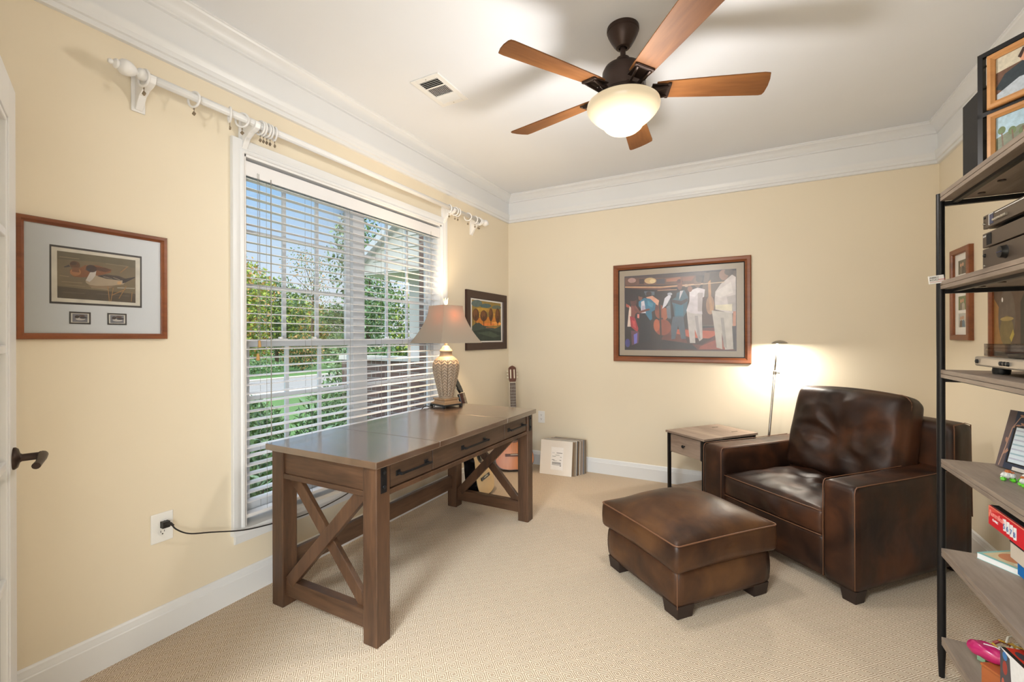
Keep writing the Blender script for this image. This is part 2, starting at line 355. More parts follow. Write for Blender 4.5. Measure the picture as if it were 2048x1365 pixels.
def thing(name, label, cat, loc=(0, 0, 0), rotz=0, group=None, rot=None, kind=None):
    o = bpy.data.objects.new(name, None); col.objects.link(o); o.empty_display_size = 0.05
    o.location = loc; o.rotation_euler = rot or (0, 0, rotz); return tag(o, label, cat, group, kind)
def struct(name, mb, m, parent=None, **kw):
    o = obj(name, mb, m, parent, **kw); o['kind'] = 'structure'; return o
def copy_tree(o, parent=None):
    c = o.copy(); col.objects.link(c); c.parent = parent
    for ch in list(o.children): copy_tree(ch, c)
    return c
def text(name, s, size, m, parent, mtx, ext=0.0003, align='LEFT', shear=0):
    cu = bpy.data.curves.new(name, 'FONT'); cu.body = s; cu.size = size; cu.extrude = ext; cu.align_x = align; cu.shear = shear
    t = bpy.data.objects.new(name, cu); col.objects.link(t)
    bpy.context.view_layer.update()
    me = bpy.data.meshes.new_from_object(t.evaluated_get(bpy.context.evaluated_depsgraph_get()))
    bpy.data.objects.remove(t); bpy.data.curves.remove(cu)
    me.name = name; me.materials.clear(); me.materials.append(M[m] if isinstance(m, str) else m)
    me.transform(mtx)
    o = bpy.data.objects.new(name, me); col.objects.link(o); o.parent = parent; return o
FACE = Matrix.Rotation(R(90), 4, 'X')           # text standing upright, facing local -y
def rbox(hx, hy, hz, r, n=(10, 10, 6), fn=None, e=2.0):
    """rounded box grid; fn(p, unit) -> new p"""
    mb = MB(); idx = {}; vs = []
    def key(p): return (round(p[0], 5), round(p[1], 5), round(p[2], 5))
    fs = []
    def grid(ax, sgn, na, nb):
        a, b = [(1, 2), (2, 0), (0, 1)][ax]
        g = []
        for i in range(na + 1):
            row = []
            for j in range(nb + 1):
                p = [0, 0, 0]; p[ax] = sgn; p[a] = -1 + 2 * i / na; p[b] = -1 + 2 * j / nb
                k = key(p)
                if k not in idx: idx[k] = len(vs); vs.append(tuple(p))
                row.append(idx[k])
            g.append(row)
        for i in range(na):
            for j in range(nb):
                q = (g[i][j], g[i + 1][j], g[i + 1][j + 1], g[i][j + 1]); fs.append(q if sgn > 0 else q[::-1])
    for sgn in (-1, 1):
        grid(0, sgn, n[1], n[2]); grid(1, sgn, n[2], n[0]); grid(2, sgn, n[0], n[1])
    hs = (hx, hy, hz); out = []
    for u in vs:
        q = [u[i] * hs[i] for i in range(3)]; c = [max(-(hs[i] - r), min(hs[i] - r, q[i])) for i in range(3)]
        d = Vector([q[i] - c[i] for i in range(3)])
        if d.length > 1e-9: d = d.normalized() * r
        p = Vector(c) + d
        if fn: p = fn(p, u)
        out.append(p)
    mb.add(out, fs); return mb
def smooth_noise(x, y, z=0, s=1): return noise.noise(Vector((x * s, y * s, z * s)))

# ------------------------------------------------------------------ room shell
FY = 0.16                                      # inner face of the front wall
WY0, WY1, WZ0, WZ1 = 1.325, 2.93, 0.340, 2.187   # window opening
struct('floor', MB().box(-0.12, -3.2, -0.08, W + 0.8, D + 0.12, 0), 'carpet')
struct('ceiling', MB().box(-0.12, -3.2, H, W + 0.8, D + 0.12, H + 0.1), 'ceil')
mb = MB(); mb.box(-0.12, FY - 0.12, 0, 0, WY0, H); mb.box(-0.12, WY1, 0, 0, D + 0.12, H)
mb.box(-0.12, WY0, 0, 0, WY1, WZ0); mb.box(-0.12, WY0, WZ1, 0, WY1, H)
struct('wall_left', mb, 'wall')
struct('wall_back', MB().box(0, D, 0, W, D + 0.12, H), 'wall')
struct('wall_right', MB().box(W, FY - 0.12, 0, W + 0.12, D + 0.12, H), 'wall')
mb = MB(); mb.box(0, FY - 0.12, 0, 0.86, FY, H); mb.box(2.50, FY - 0.12, 0, W, FY, H); mb.box(0.86, FY - 0.12, 2.06, 2.50, FY, H)
struct('wall_front', mb, 'wall')
mb = MB(); mb.box(-0.12, -3.3, 0, 0, 0.04, H); mb.box(W + 0.7, -3.3, 0, W + 0.8, 0.04, H); mb.box(-0.12, -3.3, 0, W + 0.8, -3.2, H); mb.box(W + 0.12, -0.08, 0, W + 0.7, 0.04, H)
struct('wall_foyer', mb, 'wall')

def ring_trim(prof, sides, base):
    def corner(i, p):
        return [(p, FY + p), (p, D - p), (W - p, D - p), (W - p, FY + p)][i]
    nm = {0: 'left', 1: 'back', 2: 'right', 3: 'front'}
    for i in sides:
        vs = []
        for c in (i, (i + 1) % 4):
            for (p, z) in prof: x, y = corner(c, p); vs.append((x, y, z))
        n = len(prof); fs = [(k, k + 1, n + k + 1, n + k) for k in range(n - 1)]
        struct(base + nm[i] if base.startswith('base') else base + str(i + 1), MB().add(vs, fs), 'trim', smooth=25)
ring_trim([(0, 2.458), (.016, 2.460), (.018, 2.464), (.018, 2.480), (.026, 2.484), (.028, 2.492), (.027, 2.505), (.034, 2.522), (.036, 2.530), (.036, 2.538), (.012, 2.545),
           (.012, 2.662), (.022, 2.666), (.022, 2.676), (.028, 2.682), (.034, 2.697), (.050, 2.714), (.062, 2.722), (.066, 2.730), (.070, 2.732), (.070, 2.742)], (0, 1, 2, 3), 'trim_')
ring_trim([(.016, 0), (.016, .102), (.013, .106), (.013, .112), (.010, .120), (.009, .130), (.004, .136), (0, .137)], (0, 1, 2), 'baseboard_')

# ------------------------------------------------------------------ window
def casing_profile_box(mb, a0, a1, b0, b1, horiz, x=0.0):
    pass
wt = thing('window_1', None, None, (0, 0, 0)); wt['kind'] = 'structure'
# jamb lining and casing
mb = MB()
mb.box(-0.12, WY0 - 0.001, WZ0, 0.004, WY0 + 0.012, WZ1); mb.box(-0.12, WY1 - 0.012, WZ0, 0.004, WY1 + 0.001, WZ1); mb.box(-0.12, WY0, WZ1 - 0.012, 0.004, WY1, WZ1 + 0.001)
struct('window_jamb', mb, 'white', wt)
mb = MB()
prof = [(0.0, 0.0), (0.0, 0.014), (0.006, 0.018), (0.014, 0.017), (0.020, 0.012), (0.026, 0.014), (0.032, 0.018), (0.046, 0.021), (0.060, 0.021), (0.062, 0.018), (0.062, 0.0)]
def miter_u(mb, y0, y1, z0, z1, prof):
    n = len(prof)
    rings = []
    for (cy, cz, sy, sz) in ((y0, z0, -1, 0), (y0, z1, -1, 1), (y1, z1, 1, 1), (y1, z0, 1, 0)):
        rings.append([(p[1], cy + sy * p[0], cz + sz * p[0]) for p in prof])
    vs = [v for r_ in rings for v in r_]
    fs = [(k * n + j, k * n + j + 1, (k + 1) * n + j + 1, (k + 1) * n + j) for k in range(3) for j in range(n - 1)]
    mb.add(vs, fs)
miter_u(mb, WY0, WY1, WZ0, WZ1, prof)
struct('window_casing', mb, 'trim', wt, smooth=30)
struct('window_stool', MB().box(-0.1195, WY0 + 0.0005, WZ0 - 0.010, 0.0004, WY1 - 0.0005, WZ0 + 0.003).box(0.0004, WY0 - 0.066, WZ0 - 0.022, 0.034, WY1 + 0.066, WZ0 + 0.003), 'trim', wt)
mb = MB().prism([(0.0, 0.0), (0.014, 0.004), (0.020, 0.05), (0.0, 0.05)], WY0 - 0.05, WY1 + 0.05, mtx=Matrix(((1, 0, 0, 0), (0, 0, 1, 0), (0, 1, 0, WZ0 - 0.072), (0, 0, 0, 1))))
struct('window_apron', mb, 'trim', wt)
# outer frame + mullion
mb = MB(); X0, X1 = -0.118, -0.070
yi0, yi1, zi0, zi1 = WY0 + 0.012, WY1 - 0.012, WZ0, WZ1 - 0.012
ym = 2.128
for a in ((yi0, zi0, yi0 + 0.03, zi1), (yi1 - 0.03, zi0, yi1, zi1), (yi0 + 0.03, zi0, ym - 0.045, zi0 + 0.045), (ym + 0.045, zi0, yi1 - 0.03, zi0 + 0.045), (yi0 + 0.03, zi1 - 0.03, ym - 0.045, zi1), (ym + 0.045, zi1 - 0.03, yi1 - 0.03, zi1), (ym - 0.045, zi0, ym + 0.045, zi1)):
    mb.box(X0, a[0], a[1], X1, a[2], a[3])
struct('window_frame', mb, 'vinyl', wt)
for (a, b) in ((yi0 + 0.03, ym - 0.045), (ym + 0.045, yi1 - 0.03)):
    for (z0, z1, x0, x1) in ((1.225, zi1 - 0.03, -0.116, -0.098), (zi0 + 0.045, 1.262, -0.094, -0.076)):
        mb = MB(); t = 0.034
        mb.box(x0, a, z0, x1, a + t, z1); mb.box(x0, b - t, z0, x1, b, z1); mb.box(x0, a + t, z0, x1, b - t, z0 + t + 0.006); mb.box(x0, a + t, z1 - t, x1, b - t, z1)
        s = struct('window_sash', mb, 'vinyl', wt)
        mb = MB(); ga, gb, gz0, gz1 = a + t, b - t, z0 + t + .006, z1 - t; xc = (x0 + x1) / 2
        for k in (1, 2):
            y = ga + (gb - ga) * k / 3; mb.box(xc - 0.006, y - 0.011, gz0, xc + 0.006, y + 0.011, gz1)
            z = gz0 + (gz1 - gz0) * k / 3; mb.box(xc - 0.005, ga, z - 0.011, xc + 0.005, gb, z + 0.011)
        struct('muntin', mb, 'vinyl', s)
        struct('pane', MB().add([(xc, ga, gz0), (xc, gb, gz0), (xc, gb, gz1), (xc, ga, gz1)], [(0, 1, 2, 3)]), 'glass', s)
# sash locks
for y in (1.58, 1.80, 2.40, 2.64):
    mb = MB().box(-0.095, y - 0.035, 1.262, -0.070, y + 0.035, 1.270); mb.tube([(-0.082, y, 1.268), (-0.082, y, 1.280)], 0.012, 10)
    struct('sash_lock', mb, 'white', wt)

# ------------------------------------------------------------------ venetian blind
bl = thing('window_blind', 'wide white slatted blind lowered over the double window behind the desk', 'window blind', (-0.034, 0, 0))
y0, y1 = WY0 + 0.016, WY1 - 0.016
mb = MB(); mb.box(-0.02, y0, 2.11, 0.024, y1, 2.155); mb.box(0.026, y0 - 0.002, 2.085, 0.034, y1 + 0.002, 2.158)
obj('headrail', mb, 'slat', bl, bevel=0.002)
mb = MB(); pitch = 0.0452; zt = 2.075; ns = 37; tilt = R(4)
for i in range(ns):
    z = zt - i * pitch; n = 5; vs = []
    for yy in (y0, y1):
        for side in (0, 1):
            for k in range(n):
                t = -1 + 2 * k / (n - 1); x = t * 0.025; dz = -0.0028 * t * t + 0.0028 + (0.0022 if side else 0)
                vs.append((x * math.cos(tilt) + 0, yy, z + dz - x * math.sin(tilt)))
    fs = []
    for k in range(n - 1): fs += [(k, k + 1, 2 * n + k + 1, 2 * n + k), (n + k, 3 * n + k, 3 * n + k + 1, n + k + 1), (k, n + k, n + k + 1, k + 1), (2 * n + k, 2 * n + k + 1, 3 * n + k + 1, 3 * n + k)]
    fs += [(0, 2 * n, 3 * n, n), (n - 1, 2 * n - 1, 4 * n - 1, 3 * n - 1)]
    mb.add(vs, fs)
obj('slats', mb, 'slat', bl, smooth=40)
obj('bottom_rail', MB().box(-0.026, y0, 0.372, 0.026, y1, 0.390), 'slat', bl, bevel=0.004)
mb = MB()
for y in (1.45, 1.72, 2.00, 2.27, 2.54, 2.80):
    for x in (-0.027, 0.027): mb.tube([(x, y, 2.11), (x, y, 0.39)], 0.0009, 5)
obj('ladder_cord', mb, 'cordw', bl)
def pull(y, x, z):
    c = obj('pull_cord', MB().tube([(x, y, 2.11), (x, y, z)], 0.0011, 5), 'cordw', bl)
    obj('tassel', MB().lathe([(0.003, z), (0.006, z - 0.004), (0.009, z - 0.032), (0.007, z - 0.036)], 10, mtx=Matrix.Translation((x, y, 0))), 'tassel', c)
pull(1.405, 0.036, 1.262); pull(1.395, 0.040, 1.195); pull(2.80, 0.036, 1.275)
obj('tilt_wand', MB().tube([(0.036, 1.47, 2.10), (0.036, 1.468, 0.76)], 0.0028, 6), 'cordw', bl)

# ------------------------------------------------------------------ curtain rod and rings
RX, RZ = 0.10, 2.312
rod = thing('curtain_rod', 'long fluted white curtain rod with turned finials above the window', 'curtain rod', (RX, 0, RZ))
MY = Matrix.Rotation(R(-90), 4, 'X')          # lathe z -> world +y
mb = MB().lathe([(0.017, 0.875), (0.017, 3.40)], 48, mtx=MY, fn=lambda r, z, a: r - 0.0018 * (0.5 + 0.5 * math.cos(a * 12)))
obj('pole', mb, 'white', rod, smooth=True)
fp = [(0.0, 0.0), (0.006, 0.001), (0.0095, 0.006), (0.0095, 0.011), (0.007, 0.015), (0.012, 0.017), (0.0175, 0.022), (0.0180, 0.027), (0.0145, 0.031), (0.018, 0.033), (0.026, 0.040), (0.0295, 0.050), (0.029, 0.060), (0.024, 0.074), (0.016, 0.084), (0.0105, 0.089), (0.011, 0.091), (0.019, 0.094), (0.0225, 0.100), (0.0225, 0.116), (0.018, 0.122)]
obj('finial', MB().lathe(fp, 32, mtx=Matrix.Translation((0, 0.762, 0)) @ MY), 'white', rod, smooth=40)
obj('finial', MB().lathe(fp, 32, mtx=Matrix.Translation((0, 3.510, 0)) @ Matrix.Rotation(R(90), 4, 'X')), 'white', rod, smooth=40)
def bracket(y):
    b_ = [(-RX, -0.105), (-RX + 0.012, -0.108), (-RX + 0.022, -0.095), (-RX + 0.045, -0.060), (-RX + 0.075, -0.042), (0.0, -0.036), (0.020, -0.026), (0.026, -0.008), (0.026, 0.004), (0.020, 0.004), (0.018, -0.010), (0.0, -0.018), (-0.018, -0.010), (-0.020, 0.006), (-RX, 0.030)]
    mb = MB(); mt = Matrix(((1, 0, 0, 0), (0, 0, 1, y), (0, 1, 0, 0), (0, 0, 0, 1)))
    mb.prism(b_, -0.013, 0.013, mtx=mt)
    mb.box(-RX, y - 0.024, -0.115, -RX + 0.008, y + 0.024, 0.04)
    obj('bracket', mb, 'white', rod, bevel=0.003)
for y in (0.895, 1.325, 2.955, 3.375): bracket(y)
def ring_proto():
    r = thing('curtain_ring', '', 'curtain ring', (RX, 1, RZ - 0.012), group='clip rings on the curtain rod')
    pts = [(0.032 * math.cos(2 * math.pi * k / 28), 0, 0.032 * math.sin(2 * math.pi * k / 28)) for k in range(28)]
    obj('hoop', MB().tube(pts, 0.0048, 8, closed=True), 'white', r, smooth=True)
    mb = MB().tube([(0.0, 0, -0.036), (0.0, 0.001, -0.052)], 0.0012, 6)
    mb.tube([(0.004 * math.cos(a * math.pi / 4), 0, -0.041 + 0.004 * math.sin(a * math.pi / 4)) for a in range(8)], 0.0009, 6, closed=True)
    mt = Matrix.Translation((0, 0, -0.060)) @ Matrix.Rotation(R(45), 4, 'Y')
    mb.box(-0.007, -0.002, -0.007, 0.007, 0.002, 0.007, mtx=mt); mb.box(-0.006, 0.002, -0.006, 0.004, 0.005, 0.004, mtx=mt)
    obj('clip', mb, 'brass', r)
    return r
rl = [(0.875, 'white clip ring resting against the finial end bracket, leftmost of the rings', 8), (1.055, 'white clip ring hanging alone between the two left brackets, second from left', 12),
      (1.205, 'white clip ring third from left, just past the lone hanging ring', -20), (1.262, 'white clip ring fourth from left, next to the window corner bracket', 25),
      (1.350, 'white clip ring touching the bracket, first of the five bunched together', 4), (1.366, 'white clip ring second of the five bunched together above the window corner', -4), (1.383, 'white clip ring in the middle of the five bunched together', 3),
      (1.400, 'white clip ring fourth of the five bunched together above the window corner', -3), (1.425, 'white clip ring last of the five bunched together, nearest the bare rod', -14),
      (2.905, 'white clip ring left of the bracket above the right window corner', -15), (2.985, 'white clip ring just right of the bracket above the right window corner', 10), (3.025, 'white clip ring second to the right of the window corner bracket', -8),
      (3.175, 'white clip ring hanging between the two right brackets', 15), (3.285, 'white clip ring left of the far right bracket', -12), (3.335, 'white clip ring touching the far right bracket', 8), (3.352, 'white clip ring beyond the far right bracket beside the finial', 10)]
rp_ = ring_proto()
for i, (y, lb, a) in enumerate(rl):
    o = rp_ if i == 0 else copy_tree(rp_)
    o.location = (RX, y, RZ - 0.0105); o.rotation_euler = (0, 0, R(a)); o['label'] = lb

# ------------------------------------------------------------------ french door leaf
dr = thing('door_1', None, None, (0.210, 0.480, 0), rotz=math.atan2(-0.345, 0.9386)); dr['kind'] = 'structure'
DW, DH, DT = 0.76, 2.03, 0.035                    # local x from free edge to hinge, +y is the room face
mb = MB(); st = 0.115
for a in ((0, 0.01, st, DH), (DW - st, 0.01, DW, DH), (st, 0.01, DW - st, 0.24), (st, DH - 0.12, DW - st, DH)): mb.box(a[0], -DT / 2, a[1], a[2], DT / 2, a[3])
struct('door_leaf', mb, 'trim', dr, bevel=0.002)
mb = MB(); gx0, gx1, gz0, gz1 = st, DW - st, 0.24, DH - 0.12
for k in range(1, 3):
    x = gx0 + (gx1 - gx0) * k / 3; mb.box(x - 0.012, -0.012, gz0, x + 0.012, 0.012, gz1)
for k in range(1, 5):
    z = gz0 + (gz1 - gz0) * k / 5; mb.box(gx0, -0.012, z - 0.012, gx1, 0.012, z + 0.012)
for (a, b, c, d) in ((gx0, gz0, gx0 + .014, gz1), (gx1 - .014, gz0, gx1, gz1), (gx0, gz0, gx1, gz0 + .014), (gx0, gz1 - .014, gx1, gz1)): mb.box(a, -0.014, b, c, 0.014, d)
struct('muntin', mb, 'trim', dr, bevel=0.003)
struct('pane', MB().add([(gx0, 0, gz0), (gx1, 0, gz0), (gx1, 0, gz1), (gx0, 0, gz1)], [(0, 1, 2, 3)]), 'glass', dr)
mb = MB(); hx, hz = 0.062, 0.915; mt = Matrix.Translation((hx, DT / 2, hz)) @ Matrix.Rotation(R(-90), 4, 'X')
mb.lathe([(0.033, 0), (0.033, 0.004), (0.028, 0.010), (0.014, 0.014), (0.011, 0.018), (0.011, 0.052), (0.014, 0.056)], 24, mtx=mt)
mb.tube([(hx - 0.006, DT / 2 + 0.060, hz), (hx + 0.03, DT / 2 + 0.062, hz - 0.001), (hx + 0.075, DT / 2 + 0.060, hz - 0.006), (hx + 0.105, DT / 2 + 0.056, hz - 0.010)], [0.013, 0.0115, 0.009, 0.010], 12)
struct('door_handle', mb, 'bronze', dr, smooth=50)

# ------------------------------------------------------------------ desk
dk = thing('writing_desk', 'rustic brown wooden desk with crossed end braces and three drawers by the window', 'desk', (0.17, 1.325, 0))
DX, DYL, DZ = 0.715, 1.525, 0.77
mb = MB()
for (a, b) in ((0, 0.418), (0.420, 1.105), (1.107, DYL)): mb.box(0, a, DZ - 0.030, DX, b, DZ)
obj('desk_top', mb, 'desky', dk, bevel=0.003)
LX = ((0.020, 0.098), (0.618, 0.696)); LY = ((0.020, 0.098), (DYL - 0.098, DYL - 0.020))
for lx in LX:
    for ly in LY: obj('leg', MB().box(lx[0], ly[0], 0, lx[1], ly[1], DZ - 0.030), 'desk', dk, bevel=0.004)
for (ya, yb, yo) in ((LY[0][0], LY[0][1], 0.012), (LY[1][0], LY[1][1], 0.012)):
    yc = (ya + yb) / 2
    mb = MB().box(0.098, ya + yo, 0.632, 0.618, yb - yo, 0.740); mb.box(0.098, ya + 0.004, 0.610, 0.618, yb - 0.004, 0.634)
    obj('end_apron', mb, 'deskx', dk, bevel=0.003)
    obj('bottom_rail', MB().box(0.098, yc - 0.022, 0.052, 0.618, yc + 0.022, 0.128), 'deskx', dk, bevel=0.003)
    mb = MB().beam((0.112, yc - 0.004, 0.118), (0.604, yc - 0.004, 0.622), 0.030, 0.058, up=(0, 1, 0.001))
    vs = mb
    def clipped(p0, p1, yq, w=0.058, t=0.030):
        m_ = MB(); d = Vector((p1[0] - p0[0], 0, p1[1] - p0[1])); d.normalize(); nrm = Vector((-d.z, 0, d.x))
        A = Vector((p0[0], yq, p0[1])); B = Vector((p1[0], yq, p1[1])); v = []
        for P in (A, B):
            for s1 in (-1, 1):
                for s2 in (-1, 1): v.append(P + nrm * w / 2 * s1 + Vector((0, t / 2 * s2, 0)))
        m_.add(v, [(0, 1, 3, 2), (4, 6, 7, 5), (0, 4, 5, 1), (2, 3, 7, 6), (0, 2, 6, 4), (1, 5, 7, 3)])
        return m_
    obj('cross_brace', clipped((0.120, 0.120), (0.596, 0.616), yc - 0.010), 'desk', dk, bevel=0.003)
    obj('cross_brace', clipped((0.120, 0.616), (0.596, 0.120), yc + 0.010, t=0.024), 'desk', dk, bevel=0.003)
obj('rear_stretcher', MB().box(0.035, 0.098, 0.135, 0.062, DYL - 0.098, 0.235), wood('desk_stretcher_wood', S(66, 46, 34), S(104, 76, 56), 0.45, 'Y', 10), dk, bevel=0.003)
obj('rear_apron', MB().box(0.035, 0.098, 0.610, 0.060, DYL - 0.098, 0.740), 'deskx', dk, bevel=0.003)
FXd = 0.690
mb = MB(); mb.box(FXd - 0.04, 0.098, 0.608, FXd + 0.004, DYL - 0.098, 0.630); mb.box(FXd - 0.05, 0.098, 0.630, FXd - 0.020, DYL - 0.098, 0.740)
obj('front_rail', mb, M['desk'], dk, bevel=0.002)
M['drw'] = wood('desk_drawer_wood', S(60, 43, 32), S(90, 67, 50), 0.42, 'Y', 10)
def drawer(a, b, ha, hb):
    d = obj('drawer', MB().box(FXd - 0.022, a, 0.634, FXd - 0.002, b, 0.737), 'drw', dk, bevel=0.003)
    mb = MB()
    mb.beam((FXd + 0.026, ha - 0.012, 0.686), (FXd + 0.026, hb + 0.012, 0.686), 0.009, 0.009)
    for y in (ha, hb):
        mb.box(FXd - 0.004, y - 0.013, 0.674, FXd + 0.002, y + 0.013, 0.698); mb.box(FXd, y - 0.006, 0.681, FXd + 0.032, y + 0.006, 0.691)
    obj('drawer_pull', mb, 'black', d, bevel=0.001)
drawer(0.108, 0.392, 0.155, 0.345); drawer(0.398, 1.112, 0.650, 0.870); drawer(1.118, DYL - 0.108, 1.165, 1.355)
for y in (0.060, DYL - 0.060):
    mb = MB().box(0.694, y - 0.016, 0.628, 0.699, y + 0.016, 0.738)
    for z in (0.652, 0.712): mb.lathe([(0.008, 0), (0.007, 0.005), (0.003, 0.007)], 10, mtx=Matrix.Translation((0.699, y, z)) @ Matrix.Rotation(R(90), 4, 'Y'))
    obj('corner_strap', mb, 'black', dk)

# ------------------------------------------------------------------ table lamp
tl = thing('table_lamp', 'carved urn table lamp with flared square shade on the desk', 'table lamp', (0.245, 2.662, 0.77), rotz=R(-60.6 + 45))
mb = MB()
for sx in (-1, 1):
    for sy in (-1, 1): mb.box(sx * 0.086 - 0.020 * (sx > 0) - (0.0 if sx > 0 else 0), sy * 0.086 - 0.020 * (sy > 0), 0, sx * 0.086 + 0.020 * (sx < 0), sy * 0.086 + 0.020 * (sy < 0), 0.014)
mb.box(-0.084, -0.084, 0.011, 0.084, 0.084, 0.022)
obj('foot', mb, 'blackp', tl, bevel=0.004)
def sq(r): return r * math.sqrt(2)
mb = MB().lathe([(sq(0.078), 0.022), (sq(0.078), 0.030), (sq(0.064), 0.036), (sq(0.060), 0.048), (sq(0.068), 0.056), (sq(0.068), 0.064)], 4, mtx=Matrix.Rotation(R(45), 4, 'Z'))
obj('plinth', mb, 'lampb', tl, bevel=0.002)
def urn(r, z, a):
    if z < 0.072 or z > 0.345: return r
    k = 12; u = (a / (2 * math.pi) * k) % 1.0; d = abs(u - 0.5) * 2
    env = min(1, (z - 0.07) / 0.02, (0.35 - z) / 0.02)
    ph = (z + d * 0.020) / 0.0215; saw = ph % 1.0
    return r + env * (0.0052 * (1 - saw) * (1 if d < 0.93 else 0.2) - 0.003 * (d > 0.93) - 0.002)
key = [(0.052, 0.064), (0.053, 0.075), (0.060, 0.11), (0.072, 0.16), (0.084, 0.21), (0.092, 0.25), (0.096, 0.285), (0.094, 0.315), (0.082, 0.342), (0.066, 0.358), (0.052, 0.366)]
pr = []
for i in range(len(key) - 1):
    (r0, z0_), (r1, z1_) = key[i], key[i + 1]; n_ = max(2, int((z1_ - z0_) / 0.0027))
    for j in range(n_): t = j / n_; pr.append((r0 + (r1 - r0) * t, z0_ + (z1_ - z0_) * t))
pr.append(key[-1])
obj('urn', MB().lathe(pr, 144, fn=urn), 'ceramic', tl, smooth=50)
obj('neck', MB().lathe([(0.052, 0.364), (0.046, 0.376), (0.043, 0.395), (0.044, 0.402), (0.047, 0.405), (0.046, 0.412), (0.040, 0.418), (0.030, 0.428), (0.024, 0.440), (0.012, 0.446), (0.009, 0.56), (0.0, 0.56)], 32), 'ceramic', tl, smooth=45)
# shade: four concave panels, open top and bottom
mb = MB(); rows = []; nn = 12; T = 0.0015
for side in (0, 1):
    for i in range(nn + 1):
        t = i / nn; z = 0.465 + t * 0.272; hw = 0.187 + (0.088 - 0.187) * (1 - (1 - t) ** 1.75) - side * T
        rows.append([(-hw, -hw, z), (hw, -hw, z), (hw, hw, z), (-hw, hw, z)])
vs = [v for r_ in rows for v in r_]; fs = []
for s_ in (0, 1):
    o_ = s_ * (nn + 1)
    for i in range(nn):
        for k in range(4): fs.append(((o_ + i) * 4 + k, (o_ + i) * 4 + (k + 1) % 4, (o_ + i + 1) * 4 + (k + 1) % 4, (o_ + i + 1) * 4 + k))
for e_ in (0, nn):
    for k in range(4): fs.append((e_ * 4 + k, e_ * 4 + (k + 1) % 4, (nn + 1 + e_) * 4 + (k + 1) % 4, (nn + 1 + e_) * 4 + k))
mb.add(vs, fs); obj('lamp_shade', mb, 'shade', tl, smooth=30)
mb = MB().tube([(-0.075, 0, 0.725), (0.075, 0, 0.725)], 0.0015, 6).tube([(0, -0.075, 0.725), (0, 0.075, 0.725)], 0.0015, 6).tube([(0, 0, 0.56), (0.05, 0, 0.60), (0.05, 0, 0.69), (0, 0, 0.735)], 0.0015, 6)
obj('harp', mb, 'brass', tl)
mb = MB().lathe([(0.006, 0.735), (0.010, 0.740), (0.008, 0.746), (0.009, 0.752)], 12)
for k in range(5):
    a = k * 2 * math.pi / 5 + 0.4; c_, s_ = math.cos(a), math.sin(a)
    mb.tube([(0.004 * c_, 0.004 * s_, 0.748), (0.010 * c_, 0.010 * s_, 0.764), (0.011 * c_, 0.011 * s_, 0.778), (0.019 * c_, 0.019 * s_, 0.794)], [0.005, 0.0065, 0.005, 0.001], 8)
obj('finial', mb, 'finial', tl, smooth=40)
light('table_lamp_bulb', 'POINT', (0.290, 2.650, 0.77 + 0.650), 20, (1.0, 0.76, 0.48), shadow_soft_size=0.03)

# power cord
mb = MB()
def spline(P, n=10):
    P = [Vector(p) for p in P]; P = [P[0] * 2 - P[1]] + P + [P[-1] * 2 - P[-2]]; out = []
    for i in range(1, len(P) - 2):
        for k in range(n):
            t = k / n; a, b, c, d = P[i - 1], P[i], P[i + 1], P[i + 2]
            out.append(0.5 * ((2 * b) + (-a + c) * t + (2 * a - 5 * b + 4 * c - d) * t * t + (-a + 3 * b - 3 * c + d) * t ** 3))
    return out + [P[-2]]
pc = thing('power_cord', 'thin black power cord running from the left wall outlet to the desk lamp', 'power cord', (0, 0, 0))
obj('cable', MB().tube(spline([(0.038, 0.992, 0.486), (0.045, 1.010, 0.455), (0.045, 1.060, 0.418), (0.044, 1.150, 0.389), (0.044, 1.300, 0.342), (0.050, 1.441, 0.322), (0.052, 1.614, 0.303), (0.052, 1.80, 0.310), (0.050, 2.0, 0.345), (0.05, 2.25, 0.44), (0.10, 2.45, 0.66), (0.150, 2.52, 0.775), (0.175, 2.56, 0.775), (0.19, 2.60, 0.776)], 8), 0.003, 8), 'cable', pc, smooth=True)
mb = MB().box(0.006, 0.966, 0.470, 0.030, 0.994, 0.496); mb.tube([(0.026, 0.98, 0.486), (0.040, 0.990, 0.486), (0.044, 1.0, 0.475)], [0.010, 0.007, 0.004], 10)
obj('plug', mb, 'cable', pc, bevel=0.003)

# ------------------------------------------------------------------ outlets
def outlet(label, loc, rotz, w, h):
    o = thing('wall_outlet', label, 'outlet', loc, rotz)
    obj('cover_plate', MB().box(-w / 2, -0.006, -h / 2, w / 2, 0, h / 2), 'plate', o, bevel=0.003)
    for dz in (0.020, -0.020):
        pl_ = MB().prism([(0.016 * math.cos(a * math.pi / 10) , max(-0.0135, min(0.0135, 0.017 * math.sin(a * math.pi / 10)))) for a in range(20)], 0.0058, 0.0075, mtx=Matrix.Translation((0, 0, dz)) @ FACE)
        f = obj('socket', pl_, 'plate', o)
        mb = MB(); mb.box(-0.0075, -0.0079, dz - 0.001, -0.0055, -0.007, dz + 0.008); mb.box(0.0055, -0.0079, dz, 0.0075, -0.007, dz + 0.008)
        mb.lathe([(0.0028, 0), (0.0028, 0.001)], 10, mtx=Matrix.Translation((0, -0.007, dz - 0.007)) @ Matrix.Rotation(R(90), 4, 'X'))
        obj('slot', mb, 'darkhole', f)
    return o
outlet('large white outlet plate with a black plug in it, left of the window', (0.0, 0.975, 0.470), R(90), 0.082, 0.124)
outlet('small white outlet plate on the back wall above the records', (0.373, D, 0.479), 0, 0.072, 0.118)

